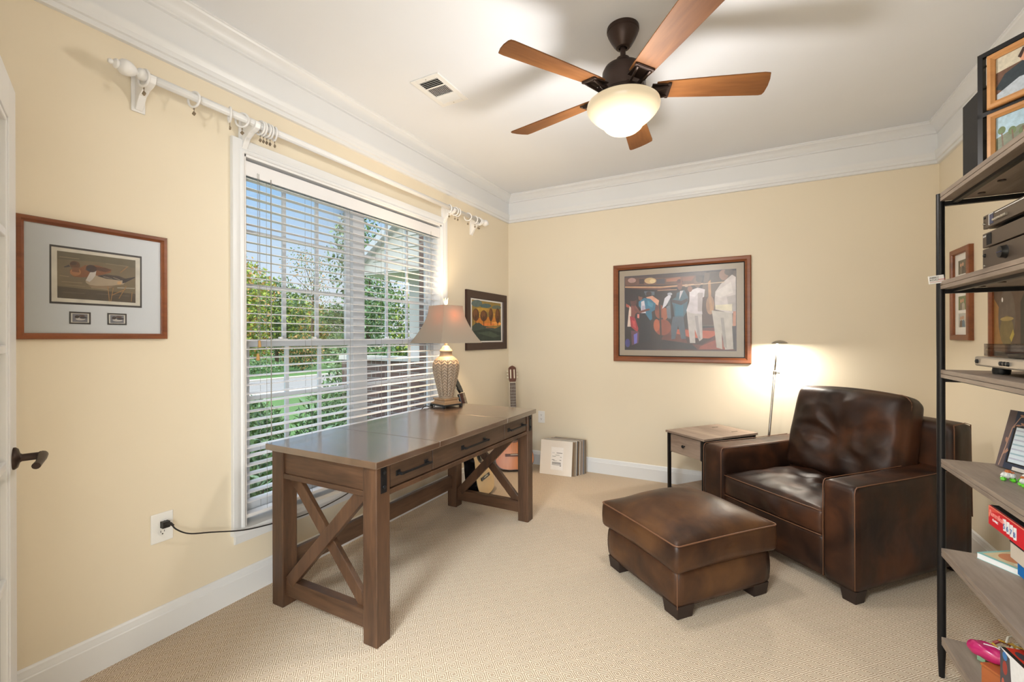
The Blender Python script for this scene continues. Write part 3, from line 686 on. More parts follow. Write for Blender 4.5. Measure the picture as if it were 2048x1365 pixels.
# ------------------------------------------------------------------ ceiling vent
vt = thing('ceiling_vent', 'white rectangular air vent with louvres set in the ceiling', 'vent', (0.597, 2.137, H))
mb = MB(); a, b = 0.098, 0.154
ia, ib = 0.066, 0.118
mb.box(-a, -b, -0.007, -ia, b, 0); mb.box(ia, -b, -0.007, a, b, 0); mb.box(-ia, -b, -0.007, ia, -ib, 0); mb.box(-ia, ib, -0.007, ia, b, 0)
mb.box(-ia, -0.050, -0.006, ia, -0.041, 0); mb.box(-ia, 0.041, -0.006, ia, 0.050, 0)
obj('vent_frame', mb, 'plate', vt, bevel=0.002)
obj('duct', MB().box(-ia, -ib, -0.0012, ia, ib, -0.0004), 'darkhole', vt)
mb = MB()
for k in range(5):
    y = -ib + 0.008 + k * 0.0145; mt = Matrix.Translation((0, y, -0.004)) @ Matrix.Rotation(R(35), 4, 'X'); mb.box(-ia, -0.0055, -0.0006, ia, 0.0055, 0.0006, mtx=mt)
for k in range(12):
    x = -ia + 0.006 + k * 0.0108; mt = Matrix.Translation((x, 0, -0.004)) @ Matrix.Rotation(R(55), 4, 'Y'); mb.box(-0.0045, -0.041, -0.0006, 0.0045, 0.041, 0.0006, mtx=mt)
for k in range(5):
    y = 0.056 + k * 0.0138; mt = Matrix.Translation((0, y, -0.004)) @ Matrix.Rotation(R(-35), 4, 'X'); mb.box(-ia, -0.0075, -0.0006, ia, 0.0075, 0.0006, mtx=mt)
obj('louvres', mb, 'plate', vt)
for y in (-0.136, 0.136): obj('screw', MB().lathe([(0.0035, 0), (0.003, -0.0015)], 8, mtx=Matrix.Translation((0, y, -0.007))), 'nickel', vt)

# ------------------------------------------------------------------ ceiling fan
fn_ = thing('ceiling_fan', 'five blade cherry wood and bronze ceiling fan with a lit frosted bowl', 'ceiling fan', (1.683, 2.12, H), rotz=0)
obj('canopy', MB().lathe([(0.074, 0), (0.075, -0.010), (0.074, -0.018), (0.071, -0.020), (0.070, -0.030), (0.058, -0.055), (0.042, -0.082), (0.032, -0.094), (0.020, -0.096), (0.020, -0.088)], 40), 'bronze', fn_, smooth=35)
obj('downrod', MB().lathe([(0.0125, -0.085), (0.0125, -0.160)], 20), 'bronze', fn_, smooth=35)
obj('motor_housing', MB().lathe([(0.014, -0.142), (0.030, -0.144), (0.034, -0.152), (0.035, -0.166), (0.036, -0.170), (0.062, -0.176), (0.086, -0.190), (0.096, -0.210), (0.098, -0.250), (0.099, -0.262), (0.104, -0.264), (0.106, -0.290), (0.108, -0.310), (0.128, -0.332), (0.150, -0.345), (0.154, -0.350), (0.154, -0.354), (0.10, -0.354)], 56), 'bronze', fn_, smooth=35)
obj('glass_bowl', MB().lathe([(0.150, -0.353), (0.160, -0.354), (0.167, -0.360), (0.170, -0.372), (0.168, -0.386), (0.158, -0.402), (0.142, -0.420), (0.122, -0.438), (0.104, -0.450), (0.100, -0.453), (0.096, -0.460), (0.086, -0.474), (0.070, -0.487), (0.050, -0.496), (0.025, -0.501), (0.0005, -0.503)], 64, cap=False), 'bowl', fn_, smooth=60)
light('fan_lamp', 'POINT', (1.683, 2.12, 2.06), 34, (1.0, 0.96, 0.91), shadow_soft_size=0.10)
# blades
for k in range(5):
    ang = R(22.5 + 72 * k)
    root = [(0.150, -0.047), (0.200, -0.052), (0.40, -0.062), (0.615, -0.070), (0.640, -0.066), (0.652, -0.030), (0.659, 0.010), (0.660, 0.050), (0.655, 0.066), (0.640, 0.070), (0.40, 0.060), (0.200, 0.050), (0.150, 0.045)]
    bl_ = obj('blade', MB().prism(root, -0.003, 0.003), 'blade', fn_, loc=(0, 0, -0.300), rot=(R(-12), 0, ang), bevel=0.0015)
    mb = MB(); pl2 = [(0.128, -0.044), (0.205, -0.040), (0.216, -0.040), (0.216, 0.040), (0.205, 0.040), (0.128, 0.044)]
    mb.prism(pl2, -0.0085, -0.003)
    mb.box(0.200, -0.046, -0.012, 0.214, 0.046, -0.003)
    for s_ in (-1, 1):
        mb.beam((0.205, s_ * 0.030, -0.010), (0.112, s_ * 0.020, -0.028), 0.010, 0.012)
        mb.beam((0.132, s_ * 0.024, -0.010), (0.108, s_ * 0.020, -0.026), 0.010, 0.012)
    mb.box(0.104, -0.034, -0.034, 0.120, 0.034, -0.020)
    obj('blade_holder', mb, 'bronze', bl_, bevel=0.002)

# ------------------------------------------------------------------ pictures
def homog(quad):
    """maps sketch coordinates inside quad (tl,tr,br,bl) to u,v with v up"""
    import numpy as np
    (x0, y0), (x1, y1), (x2, y2), (x3, y3) = quad
    A = []; b = []
    for (x, y), (u, v) in zip(quad, ((0, 1), (1, 1), (1, 0), (0, 0))):
        A.append([x, y, 1, 0, 0, 0, -u * x, -u * y]); b.append(u); A.append([0, 0, 0, x, y, 1, -v * x, -v * y]); b.append(v)
    h = np.linalg.solve(np.array(A, float), np.array(b, float)).tolist()
    def f(p):
        x, y = p; d = h[6] * x + h[7] * y + 1
        return (max(0, min(1, (h[0] * x + h[1] * y + h[2]) / d)), max(0, min(1, (h[3] * x + h[4] * y + h[5]) / d)))
    return f
class Art:
    """flat painted picture: coloured shapes laid over one another, built in the x-z plane facing -y"""
    def __init__(s, quad, w, h, cx=0, cz=0, y=0):
        s.f = homog(quad); s.w = w; s.h = h; s.cx = cx; s.cz = cz; s.y = y; s.n = 0; s.mb = MB(); s.quad = quad
    def poly(s, pts, c, soft=True):
        q = [s.f(p) for p in pts]; s.n += 1; y = s.y - s.n * 0.00004
        if len(c) == 3: c = S(*c)
        vs = [(s.cx + (u - .5) * s.w, y, s.cz + (v - .5) * s.h) for u, v in q]
        s.mb.add(vs, [tuple(range(len(vs)))], 0, c); return s
    def ell(s, x, y, rx, ry, c, n=18, rot=0):
        cr, sr = math.cos(R(rot)), math.sin(R(rot)); pts = []
        for k in range(n):
            a = 2 * math.pi * k / n; px, py = rx * math.cos(a), ry * math.sin(a); pts.append((x + px * cr - py * sr, y + px * sr + py * cr))
        return s.poly(pts, c)
    def line(s, p0, p1, w, c):
        dx, dy = p1[0] - p0[0], p1[1] - p0[1]; L = math.hypot(dx, dy) or 1; nx, ny = -dy / L * w / 2, dx / L * w / 2
        return s.poly([(p0[0] + nx, p0[1] + ny), (p1[0] + nx, p1[1] + ny), (p1[0] - nx, p1[1] - ny), (p0[0] - nx, p0[1] - ny)], c)
    def bg(s, c): return s.poly(s.quad, c)
def frame_part(parent, w, h, bw, depth, m, prof=None, x=0, z=0, name='frame', inner=0.006):
    """mitred moulding, outside size w x h, standing out to local y=-depth"""
    prof = prof or [(0, 0), (0, -depth * 0.75), (bw * 0.15, -depth), (bw * 0.6, -depth), (bw * 0.85, -depth * 0.72), (bw, -depth * 0.62), (bw, 0)]
    mb = MB(); n = len(prof); rings = []
    for sx, sz in ((-1, -1), (1, -1), (1, 1), (-1, 1)):
        rings.append([(x + sx * (w / 2 - p[0]), p[1], z + sz * (h / 2 - p[0])) for p in prof])
    vs = [v for r_ in rings for v in r_]; fs = []
    for k in range(4):
        for j in range(n - 1): fs.append((k * n + j, k * n + j + 1, ((k + 1) % 4) * n + j + 1, ((k + 1) % 4) * n + j))
    mb.add(vs, fs); return obj(name, mb, m, parent, smooth=25)
def panel(name, parent, w, h, y, m, x=0, z=0, t=0.002): return obj(name, MB().box(x - w / 2, y, z - h / 2, x + w / 2, y + t, z + h / 2), m, parent)
Q1 = [(0, 0), (1, 0), (1, 1), (0, 1)]

# duck print, left wall
pw, ph = 0.448, 0.430
p = thing('framed_picture', 'cherry framed print of two ducks on water hanging left of the window', 'picture', (0.0, 0.768, 1.485), R(90))
frame_part(p, pw, ph, 0.022, 0.020, 'cherry'); panel('picture_mat', p, pw - 0.03, ph - 0.03, -0.006, 'mat_grey')
DQ = [(135, 158), (1075, 300), (1075, 903), (140, 902)]; dw, dh = pw - 0.044, ph - 0.044
A = Art(DQ, dw, dh, y=-0.0065)
A.poly([(315, 312), (948, 392), (948, 733), (316, 705)], (52, 46, 44)); A.poly([(328, 327), (936, 403), (936, 720), (330, 692)], (222, 214, 200))
A.poly([(367, 355), (905, 418), (905, 700), (370, 668)], (124, 106, 78))
A.poly([(367, 355), (905, 418), (905, 470), (650, 430), (368, 410)], (108, 96, 70)); A.poly([(369, 590), (560, 610), (905, 640), (905, 700), (370, 668)], (84, 70, 52))
for (x0, y0_, x1, y1_, c) in ((380, 395, 520, 410, (142, 124, 94)), (400, 560, 540, 570, (146, 128, 98)), (385, 520, 450, 528, (150, 132, 100)), (420, 582, 560, 592, (140, 122, 94)), (600, 600, 720, 612, (150, 134, 108)), (700, 440, 860, 460, (138, 122, 94)), (640, 640, 860, 655, (104, 90, 70)), (400, 630, 560, 640, (104, 88, 66)), (780, 600, 900, 604, (178, 168, 148))):
    A.line((x0, y0_), (x1, y1_), 6, c)
A.poly([(455, 480), (520, 470), (560, 452), (640, 452), (740, 480), (735, 500), (640, 525), (540, 533), (480, 527), (458, 508)], (138, 86, 48)); A.poly([(600, 460), (700, 468), (742, 484), (700, 498), (620, 480)], (96, 58, 36))
A.ell(494, 498, 38, 25, (176, 118, 72)); A.ell(490, 450, 36, 26, (104, 68, 40), rot=15); A.ell(480, 440, 24, 12, (74, 48, 30)); A.poly([(413, 462), (448, 448), (458, 462), (420, 468)], (66, 60, 54)); A.poly([(470, 465), (515, 468), (520, 500), (470, 495)], (128, 84, 52))
A.poly([(562, 552), (598, 512), (640, 520), (760, 520), (852, 547), (822, 577), (740, 587), (640, 588), (588, 582), (566, 568)], (178, 158, 132)); A.poly([(640, 522), (700, 512), (790, 522), (852, 546), (800, 552), (700, 540)], (74, 62, 54))
for k in range(5): A.line((650 + k * 34, 524 + k * 3), (720 + k * 26, 536 + k * 4), 4, (150, 136, 118) if k % 2 else (48, 40, 36))
A.poly([(815, 543), (900, 528), (902, 533), (835, 566), (815, 572)], (56, 48, 44)); A.ell(793, 568, 15, 11, (198, 158, 116))
A.poly([(590, 505), (612, 480), (636, 490), (630, 520), (610, 545), (590, 562), (564, 552)], (208, 198, 188)); A.ell(602, 474, 38, 24, (64, 38, 28), rot=10); A.poly([(557, 482), (590, 470), (590, 488)], (60, 56, 56))
A.poly([(580, 586), (760, 590), (720, 606), (620, 604)], (148, 124, 96))
for a_, b_ in (((735, 690), (752, 600)), ((725, 690), (715, 590)), ((790, 672), (840, 590)), ((740, 650), (835, 610)), ((800, 500), (850, 460)), ((875, 690), (880, 630))): A.line(a_, b_, 5, (168, 122, 70))
for q in ([(450, 758), (598, 764), (598, 843), (450, 840)], [(710, 767), (843, 772), (843, 847), (711, 845)]):
    A.poly(q, (60, 54, 50)); cx_ = sum(v[0] for v in q) / 4; cy_ = sum(v[1] for v in q) / 4
    A.poly([(cx_ + (x - cx_) * 0.84, cy_ + (y - cy_) * 0.76) for x, y in q], (216, 210, 200)); A.poly([(cx_ + (x - cx_) * 0.70, cy_ + (y - cy_) * 0.66) for x, y in q], (126, 124, 132))
    A.ell(cx_ + 4, cy_ + 6, 34, 9, (206, 200, 196)); A.ell(cx_ - 20, cy_ - 8, 16, 10, (70, 58, 56)); A.ell(cx_ + 22, cy_ - 2, 26, 7, (66, 60, 66)); A.ell(cx_ + 12, cy_ - 14, 22, 6, (98, 74, 66))
obj('print', A.mb, 'art', p); panel('picture_glass', p, dw, dh, -0.0105, 'pglass', t=0.0004)

# jazz picture, back wall
pw, ph = 1.118, 0.876
p = thing('framed_picture', 'large cherry framed painting of a jazz band on the back wall', 'picture', (1.667, D, 1.493), 0)
frame_part(p, pw, ph, 0.048, 0.030, 'cherry'); panel('picture_mat', p, pw - 0.07, ph - 0.07, -0.006, 'mat_taupe')
frame_part(p, pw - 0.090, ph - 0.090, 0.008, 0.020, 'darkhole', name='inner_lip')
JQ = [(196, 305), (1405, 232), (1405, 1140), (196, 1120)]; jw, jh = pw - 0.104, ph - 0.104
A = Art(JQ, jw, jh, y=-0.0065)
A.poly([(247, 357), (1332, 292), (1332, 1081), (247, 1067)], (52, 44, 62)); A.poly([(252, 362), (1328, 297), (1328, 1076), (252, 1063)], (50, 34, 36))
P = A.poly; E_ = A.ell; Ln = A.line
P([(252, 362), (1040, 318), (1040, 352), (252, 384)], (82, 66, 66)); P([(252, 372), (640, 372), (940, 352), (960, 432), (640, 442), (252, 446)], (116, 80, 66))
E_(320, 395, 40, 24, (190, 150, 140)); E_(500, 400, 58, 30, (214, 178, 128)); E_(520, 405, 28, 20, (240, 214, 160)); P([(390, 380), (440, 380), (435, 430), (392, 430)], (72, 52, 52)); P([(560, 385), (640, 380), (640, 430), (560, 430)], (82, 72, 80)); P([(655, 385), (790, 365), (800, 405), (655, 412)], (176, 112, 84)); P([(810, 370), (930, 362), (900, 405), (815, 405)], (150, 92, 70))
P([(252, 452), (600, 456), (1050, 424), (1050, 438), (600, 472), (252, 466)], (210, 160, 124)); P([(252, 470), (700, 476), (700, 486), (252, 482)], (120, 70, 56))
P([(1030, 330), (1328, 310), (1328, 840), (1000, 840), (1000, 500)], (108, 88, 76)); P([(1080, 330), (1240, 320), (1180, 420), (1060, 430)], (82, 66, 58)); P([(1000, 560), (1120, 560), (1110, 830), (1000, 830)], (92, 62, 52)); E_(1080, 640, 40, 90, (176, 132, 98))
P([(650, 870), (1328, 850), (1328, 1075), (560, 1068)], (112, 52, 42)); P([(740, 870), (1130, 888), (1122, 932), (1000, 990), (850, 935), (756, 912)], (204, 92, 58)); P([(980, 1036), (1140, 968), (1300, 1000), (1300, 1062), (970, 1062)], (168, 78, 58)); P([(252, 1000), (560, 960), (900, 1010), (960, 1066), (252, 1062)], (44, 28, 36))
P([(840, 950), (1100, 960), (1000, 1020), (860, 1010)], (72, 34, 32))
for k in range(7): E_(280 + k * 26, 520 + (k % 3) * 14, 6, 6, (150, 120, 140))
P([(252, 470), (560, 490), (560, 560), (252, 580)], (40, 28, 32)); P([(440, 500), (540, 505), (540, 540), (440, 540)], (92, 100, 112))
E_(620, 850, 82, 78, (156, 72, 46)); E_(560, 830, 30, 60, (196, 98, 56)); E_(592, 700, 48, 68, (150, 74, 48)); E_(640, 720, 30, 60, (176, 94, 60)); E_(565, 650, 20, 40, (120, 60, 44)); Ln((590, 560), (602, 935), 15, (58, 34, 32)); Ln((678, 560), (690, 770), 30, (96, 100, 110)); P([(655, 650), (690, 640), (700, 760), (665, 760)], (120, 126, 138))
P([(455, 560), (520, 545), (586, 592), (575, 640), (530, 615)], (228, 168, 140)); E_(485, 525, 28, 22, (58, 40, 40))
P([(400, 700), (462, 712), (505, 790), (500, 985), (388, 1005)], (34, 26, 36)); P([(385, 602), (440, 566), (500, 575), (552, 622), (545, 682), (512, 700), (518, 770), (497, 784), (448, 712), (438, 604), (420, 690), (385, 640)], (58, 122, 152)); P([(470, 590), (530, 620), (520, 660), (480, 640)], (78, 148, 176)); P([(410, 602), (440, 590), (456, 712), (408, 712)], (226, 216, 222)); P([(420, 640), (450, 640), (445, 700), (415, 700)], (190, 180, 200)); E_(402, 562, 20, 28, (132, 84, 66)); E_(415, 532, 36, 24, (36, 26, 30))
P([(296, 640), (312, 660), (308, 842), (274, 842), (288, 700)], (232, 206, 190)); P([(262, 620), (300, 640), (290, 660), (262, 650)], (190, 90, 70)); P([(310, 640), (352, 630), (392, 690), (352, 722), (345, 764), (312, 740)], (142, 76, 66)); P([(298, 740), (350, 758), (382, 862), (372, 897), (308, 842)], (178, 50, 60)); P([(320, 780), (350, 790), (360, 860), (330, 840)], (214, 78, 78)); P([(340, 640), (388, 694), (470, 670), (492, 668), (494, 684), (390, 716), (340, 680)], (122, 70, 60)); E_(336, 604, 32, 42, (98, 56, 52)); E_(328, 562, 42, 34, (48, 30, 36)); P([(310, 880), (388, 890), (382, 1000), (318, 1022)], (104, 62, 76)); P([(336, 920), (372, 902), (368, 1000), (340, 1012)], (122, 112, 196)); E_(276, 1000, 24, 42, (66, 58, 128)); P([(372, 720), (392, 722), (390, 762), (372, 758)], (226, 140, 130))
P([(640, 570), (690, 528), (702, 556), (655, 640), (615, 672)], (226, 222, 230)); E_(690, 530, 24, 14, (180, 180, 190))
P([(718, 748), (822, 748), (846, 960), (800, 964), (770, 830), (742, 960), (704, 966), (700, 850)], (86, 96, 112)); P([(758, 520), (830, 490), (868, 560), (852, 700), (822, 755), (735, 752), (720, 640), (700, 590), (750, 560)], (72, 104, 122)); P([(740, 620), (820, 620), (820, 740), (742, 740)], (60, 122, 148)); P([(790, 500), (822, 498), (780, 590)], (220, 214, 220)); P([(700, 580), (800, 600), (860, 570), (862, 600), (800, 638), (706, 610)], (66, 54, 62)); E_(787, 456, 24, 36, (134, 84, 68)); E_(785, 414, 36, 13, (104, 56, 50)); E_(785, 402, 24, 14, (92, 50, 46))
P([(852, 690), (1000, 720), (1006, 962), (975, 986), (930, 870), (936, 1002), (884, 1002), (868, 850)], (206, 196, 192)); P([(930, 740), (960, 740), (985, 960), (960, 960)], (168, 158, 158)); P([(880, 500), (960, 470), (1030, 488), (1022, 560), (992, 572), (1005, 727), (895, 717), (850, 690), (880, 600)], (220, 210, 214)); P([(960, 520), (1010, 520), (1000, 700), (960, 700)], (188, 176, 176)); P([(880, 500), (960, 478), (985, 500), (930, 560), (880, 545)], (236, 228, 232)); E_(958, 420, 36, 50, (128, 92, 76)); E_(975, 390, 34, 30, (70, 52, 46)); E_(885, 482, 24, 30, (150, 100, 80))
P([(1060, 420), (1085, 396), (1092, 600), (1114, 700), (1080, 700), (1064, 560)], (196, 146, 100))
P([(1095, 690), (1292, 715), (1302, 1062), (1222, 1066), (1190, 900), (1196, 1062), (1140, 1046), (1118, 850)], (204, 194, 184)); P([(1180, 760), (1210, 760), (1240, 1050), (1210, 1040)], (172, 162, 156)); P([(1130, 512), (1180, 440), (1290, 350), (1326, 372), (1326, 700), (1290, 722), (1130, 682), (1124, 590)], (216, 204, 200)); P([(1150, 500), (1280, 420), (1300, 520), (1180, 570), (1130, 550)], (232, 222, 216)); P([(1240, 560), (1326, 540), (1326, 700), (1260, 700)], (190, 178, 174)); P([(1130, 640), (1290, 630), (1290, 700), (1130, 680)], (236, 224, 196)); E_(1210, 352, 44, 50, (160, 122, 104)); E_(1262, 326, 46, 30, (86, 70, 62)); P([(1300, 700), (1326, 700), (1326, 840), (1296, 840)], (206, 140, 110)); P([(1290, 840), (1326, 840), (1326, 1070), (1302, 1066)], (64, 46, 50))
Ln((820, 452), (1215, 420), 8, (222, 190, 156)); Ln((570, 495), (760, 488), 8, (190, 140, 110)); Ln((800, 365), (802, 470), 12, (140, 86, 66)); E_(850, 450, 20, 14, (206, 170, 140))
obj('painting', A.mb, 'art', p); panel('picture_glass', p, jw, jh, -0.0135, 'pglass', t=0.0004)

# landscape picture between window and corner
pw, ph = 0.735, 0.541
p = thing('framed_picture', 'dark framed sunset landscape with tree silhouettes in the corner past the desk lamp', 'picture', (0.0, 3.642, 1.431), R(90))
frame_part(p, pw, ph, 0.070, 0.022, 'espresso', prof=[(0, 0), (0, -.020), (.004, -.022), (.066, -.018), (.070, -.012), (.070, 0)])
panel('picture_mat', p, pw - 0.10, ph - 0.10, -0.006, 'mat_white')
TQ = [(432, 85), (614, 112), (612, 356), (432, 358)]; tw, th_ = pw - 0.14, ph - 0.14
A = Art(TQ, tw, th_, y=-0.0065)
A.poly([(443, 96), (604, 120), (604, 348), (443, 350)], (150, 124, 62))
for (x, y, rx, ry, c) in ((470, 120, 30, 22, (96, 112, 108)), (520, 135, 30, 14, (84, 104, 104)), (580, 145, 26, 14, (104, 112, 96)), (500, 160, 40, 14, (190, 148, 60)), (560, 165, 40, 12, (176, 132, 56)), (480, 190, 36, 14, (206, 160, 66)), (570, 195, 34, 14, (196, 142, 58)), (525, 225, 70, 22, (204, 128, 52)), (575, 245, 30, 12, (238, 160, 80)), (530, 250, 40, 9, (226, 130, 60))): A.ell(x, y, rx, ry, c)
A.poly([(443, 262), (462, 242), (482, 238), (505, 256), (530, 262), (570, 275), (604, 258), (604, 348), (443, 350)], (66, 78, 72)); A.poly([(443, 290), (520, 275), (604, 300), (604, 348), (443, 350)], (48, 60, 54)); A.poly([(470, 300), (540, 290), (600, 320), (560, 330)], (70, 84, 70)); A.line((520, 268), (580, 268), 3, (206, 122, 66))
for (x, y, rx, ry) in ((464, 190, 19, 38), (508, 196, 20, 34), (548, 190, 12, 40), (586, 196, 14, 46)): A.ell(x, y, rx, ry, (98, 62, 38)); A.ell(x - 3, y - 10, rx * .6, ry * .6, (122, 78, 42)); A.line((x, y), (x, y + 62), 3, (60, 40, 30))
obj('painting', A.mb, 'art', p)

# right wall: photo collage frame and still life
p = thing('framed_picture', 'tall cherry frame holding a column of small photos on the right wall', 'picture', (W, 3.690, 1.530), R(-90))
frame_part(p, 0.275, 0.565, 0.034, 0.026, 'cherry', prof=[(0, 0), (0, -.022), (.004, -.026), (.030, -.026), (.034, -.020), (.034, 0)])
panel('picture_mat', p, 0.22, 0.50, -0.008, 'mat_white')
for k, z in enumerate((0.165, 0.055, -0.055, -0.160)):
    A = Art(Q1, 0.105, 0.085, cz=z, y=-0.0085); A.bg(((96, 92, 78), (120, 104, 90), (110, 124, 84), (188, 186, 180))[k])
    A.ell(.35, .35, .12, .14, (196, 150, 120)); A.ell(.62, .32, .12, .14, (186, 140, 112)); A.poly([(.15, 1), (.2, .55), (.45, .48), (.55, .55), (.55, 1)], (120, 110, 96) if k != 3 else (110, 92, 80)); A.poly([(.5, 1), (.5, .55), (.72, .46), (.86, .6), (.9, 1)], (66, 58, 54) if k < 2 else (176, 168, 150) if k == 2 else (90, 110, 130))
    obj('photo', A.mb, 'photo', p)
p = thing('framed_picture', 'wide brown still life of a wine glass on the right wall behind the turntable', 'picture', (W, 2.995, 1.400), R(-90))
frame_part(p, 0.66, 0.52, 0.028, 0.022, 'cherry')
A = Art([(690, 455), (1400, 455), (1400, 990), (690, 990)], 0.604, 0.464, y=-0.006); A.bg((88, 68, 52))
A.poly([(690, 640), (800, 740), (860, 990), (690, 990)], (150, 108, 58)); A.poly([(700, 960), (1400, 980), (1400, 990), (690, 990)], (60, 48, 42))
A.ell(845, 760, 100, 170, (98, 84, 72)); A.ell(845, 840, 80, 90, (118, 102, 62)); A.poly([(800, 455), (860, 455), (870, 610), (800, 610)], (104, 92, 84)); A.ell(848, 770, 78, 12, (158, 136, 82)); A.ell(795, 655, 9, 14, (230, 226, 220)); A.poly([(880, 880), (920, 830), (932, 860), (900, 905)], (176, 156, 70)); A.line((822, 480), (822, 600), 6, (170, 162, 150)); A.ell(910, 468, 50, 26, (196, 186, 176))
A.poly([(1060, 500), (1120, 500), (1130, 620), (1190, 680), (1190, 960), (1000, 960), (1000, 680), (1050, 620)], (52, 48, 36)); A.ell(1300, 860, 70, 70, (132, 60, 40))
A.line((710, 962), (800, 964), 4, (200, 196, 190))
obj('painting', A.mb, 'art', p)

# ------------------------------------------------------------------ armchair
CP = Vector((2.649, 2.598, 0)); cb = R(47.5)       # front right corner; local -x runs along the front, local +y to the rear
ch = thing('armchair', 'wide dark brown leather armchair angled in the back right corner', 'armchair', CP, rotz=R(-42.5) )
# local axes: +x right of the chair (viewed from front), so the front spans x in [-0.97, 0]
CW, AW, AH, CDp = 0.97, 0.162, 0.560, 0.93
def place(mb, off): mb.v = [tuple(Vector(v) + Vector(off)) for v in mb.v]; return mb
def arm(x0, x1):
    def f(p, u):
        q = p.copy(); q.z += 0.012 * max(0, u[1]) if u[2] > 0 else 0
        q.x += 0.006 * math.cos(u[1] * 1.5) * math.cos(u[2] * 1.4) * u[0]
        return q
    return place(rbox((x1 - x0) / 2, CDp / 2 - 0.02, (AH - 0.06) / 2, 0.022, (8, 24, 14), f), ((x0 + x1) / 2, CDp / 2 - 0.02, 0.06 + (AH - 0.06) / 2))
obj('arm', arm(-AW, 0), 'leather', ch, smooth=True); obj('arm', arm(-CW, -CW + AW), 'leather', ch, smooth=True)
def pipe_loop(pts, r=0.0035): return MB().tube(pts, r * 0.75, 6)
for x in (-0.006, -AW + 0.006, -CW + 0.006, -CW + AW - 0.006):
    pts = [(x, -0.001, 0.075), (x, -0.001, AH - 0.030), (x, 0.004, AH - 0.010), (x, 0.016, AH - 0.001)] + [(x, 0.016 + (CDp * 0.80) * k / 8, AH + 0.001 + 0.010 * max(0, k / 8 - .45)) for k in range(1, 9)]
    obj('arm_piping', pipe_loop(pts), 'seam', ch, smooth=True)
obj('front_rail', place(rbox((CW - 2 * AW) / 2 + 0.01, 0.40, 0.105, 0.012, (14, 8, 6)), (-CW / 2, 0.42, 0.060 + 0.105)), 'leather', ch, smooth=True)
# back frame
def bk(p, u):
    q = p.copy(); q.z += -0.010 * abs(u[0]) ** 3 * (u[2] > 0); return q
obj('back_frame', place(rbox(CW / 2 - 0.03, 0.085, 0.375, 0.030, (24, 6, 18), bk), (-CW / 2 + 0.03, CDp - 0.085, 0.06 + 0.375)), 'leather', ch, smooth=True)
obj('back_frame_piping', pipe_loop([(-0.006, CDp - 0.165, 0.58), (-0.006, CDp - 0.165, 0.78), (-0.010, CDp - 0.16, 0.800), (-0.012, CDp - 0.06, 0.806), (-0.010, CDp - 0.012, 0.795), (-0.006, CDp - 0.008, 0.3)]), 'seam', ch, smooth=True)
# seat cushion
sw = (CW - 2 * AW) / 2
def seatf(p, u):
    q = p.copy(); x, y, z = u
    if z > 0:
        cr = (1 - x ** 4) * (1 - abs(y) ** 5)
        q.z += 0.028 * cr * z
        w = math.exp(-((x - 0.35) ** 2 * 3 + (y - 0.45) ** 2 * 3))
        q.z += z * w * 0.014 * math.sin(9 * x + 7 * y + 2.5 * smooth_noise(x, y, 0, 2.2)) - z * 0.012 * w
        q.z += z * 0.007 * smooth_noise(x, y, 0.3, 3.2) * cr * 2
        a = math.atan2(y - 0.5, x - 0.3); rr = math.hypot(x - 0.3, y - 0.5)
        q.z += z * 0.006 * math.sin(a * 11) * math.exp(-((rr - 0.45) ** 2) * 9) * cr
    if y < 0:
        q.y -= 0.022 * (1 - x ** 4) * (1 - z * z) + 0.006 * math.sin(x * 13 + 2 * z) * (1 - z * z) * math.exp(-(x - .2) ** 2 * 5)
        q.y += 0.0
    return q
obj('seat_cushion', place(rbox(sw - 0.004, 0.335, 0.068, 0.022, (64, 64, 12), seatf), (-CW / 2, 0.345, 0.330)), 'leather', ch, smooth=True)
def sp_(zz, dz): return [(-CW / 2 + (sw - 0.010) * (-1 + 2 * k / 16), 0.010 - dz * (1 - (-1 + 2 * k / 16) ** 4), zz) for k in range(17)]
obj('seat_piping', pipe_loop(sp_(0.391, 0.006)), 'seam', ch, smooth=True); obj('seat_piping', pipe_loop(sp_(0.268, 0.006)), 'seam', ch, smooth=True)
# back cushion, leaning
def backf(p, u):
    q = p.copy(); x, y, z = u
    cr = (1 - abs(x) ** 5) * (1 - abs(z) ** 5)
    if y < 0:
        q.y -= 0.050 * cr * -y
        dx, dz = x + 0.02, z + 0.15; rr = math.hypot(dx, dz * 0.8); a = math.atan2(dz, dx)
        q.y += 0.040 * math.exp(-rr * rr * 7) * (-y)
        q.y += 0.034 * abs(smooth_noise(x * 1.2 + 3 + z * .5, z * 1.1 - x * .4, 0.2, 1.7)) * math.exp(-((rr - 0.30) ** 2) * 4) * (-y)
        q.y += 0.004 * math.sin(a * 9 + 2 + 7 * smooth_noise(x, z, 0.9, 1.3)) * math.exp(-((rr - 0.62) ** 2) * 8) * cr * (-y)
        q.y += 0.020 * smooth_noise(x, z, 0.7, 2.3) * cr * (-y)
        w2 = math.exp(-((z + 0.75) ** 2) * 10); q.y += 0.012 * math.sin(x * 9 + z * 4) * w2 * cr
    q.z += 0.022 * (1 - x * x) * max(0, z)
    q.x *= 1 - 0.035 * max(0, z) ** 2
    return q
bcu = place(rbox(sw + 0.018, 0.085, 0.275, 0.050, (64, 14, 60), backf), (0, 0, 0))
obj('back_cushion', bcu, 'leather', ch, loc=(-CW / 2, 0.690, 0.655), rot=(R(-14), 0, 0), smooth=True)
pp = []
for (x, z) in ((1, -1), (1, 1), (-1, 1), (-1, -1)): pp.append((x, z))
ring = []
hw, hh, rr = sw + 0.012, 0.272, 0.05
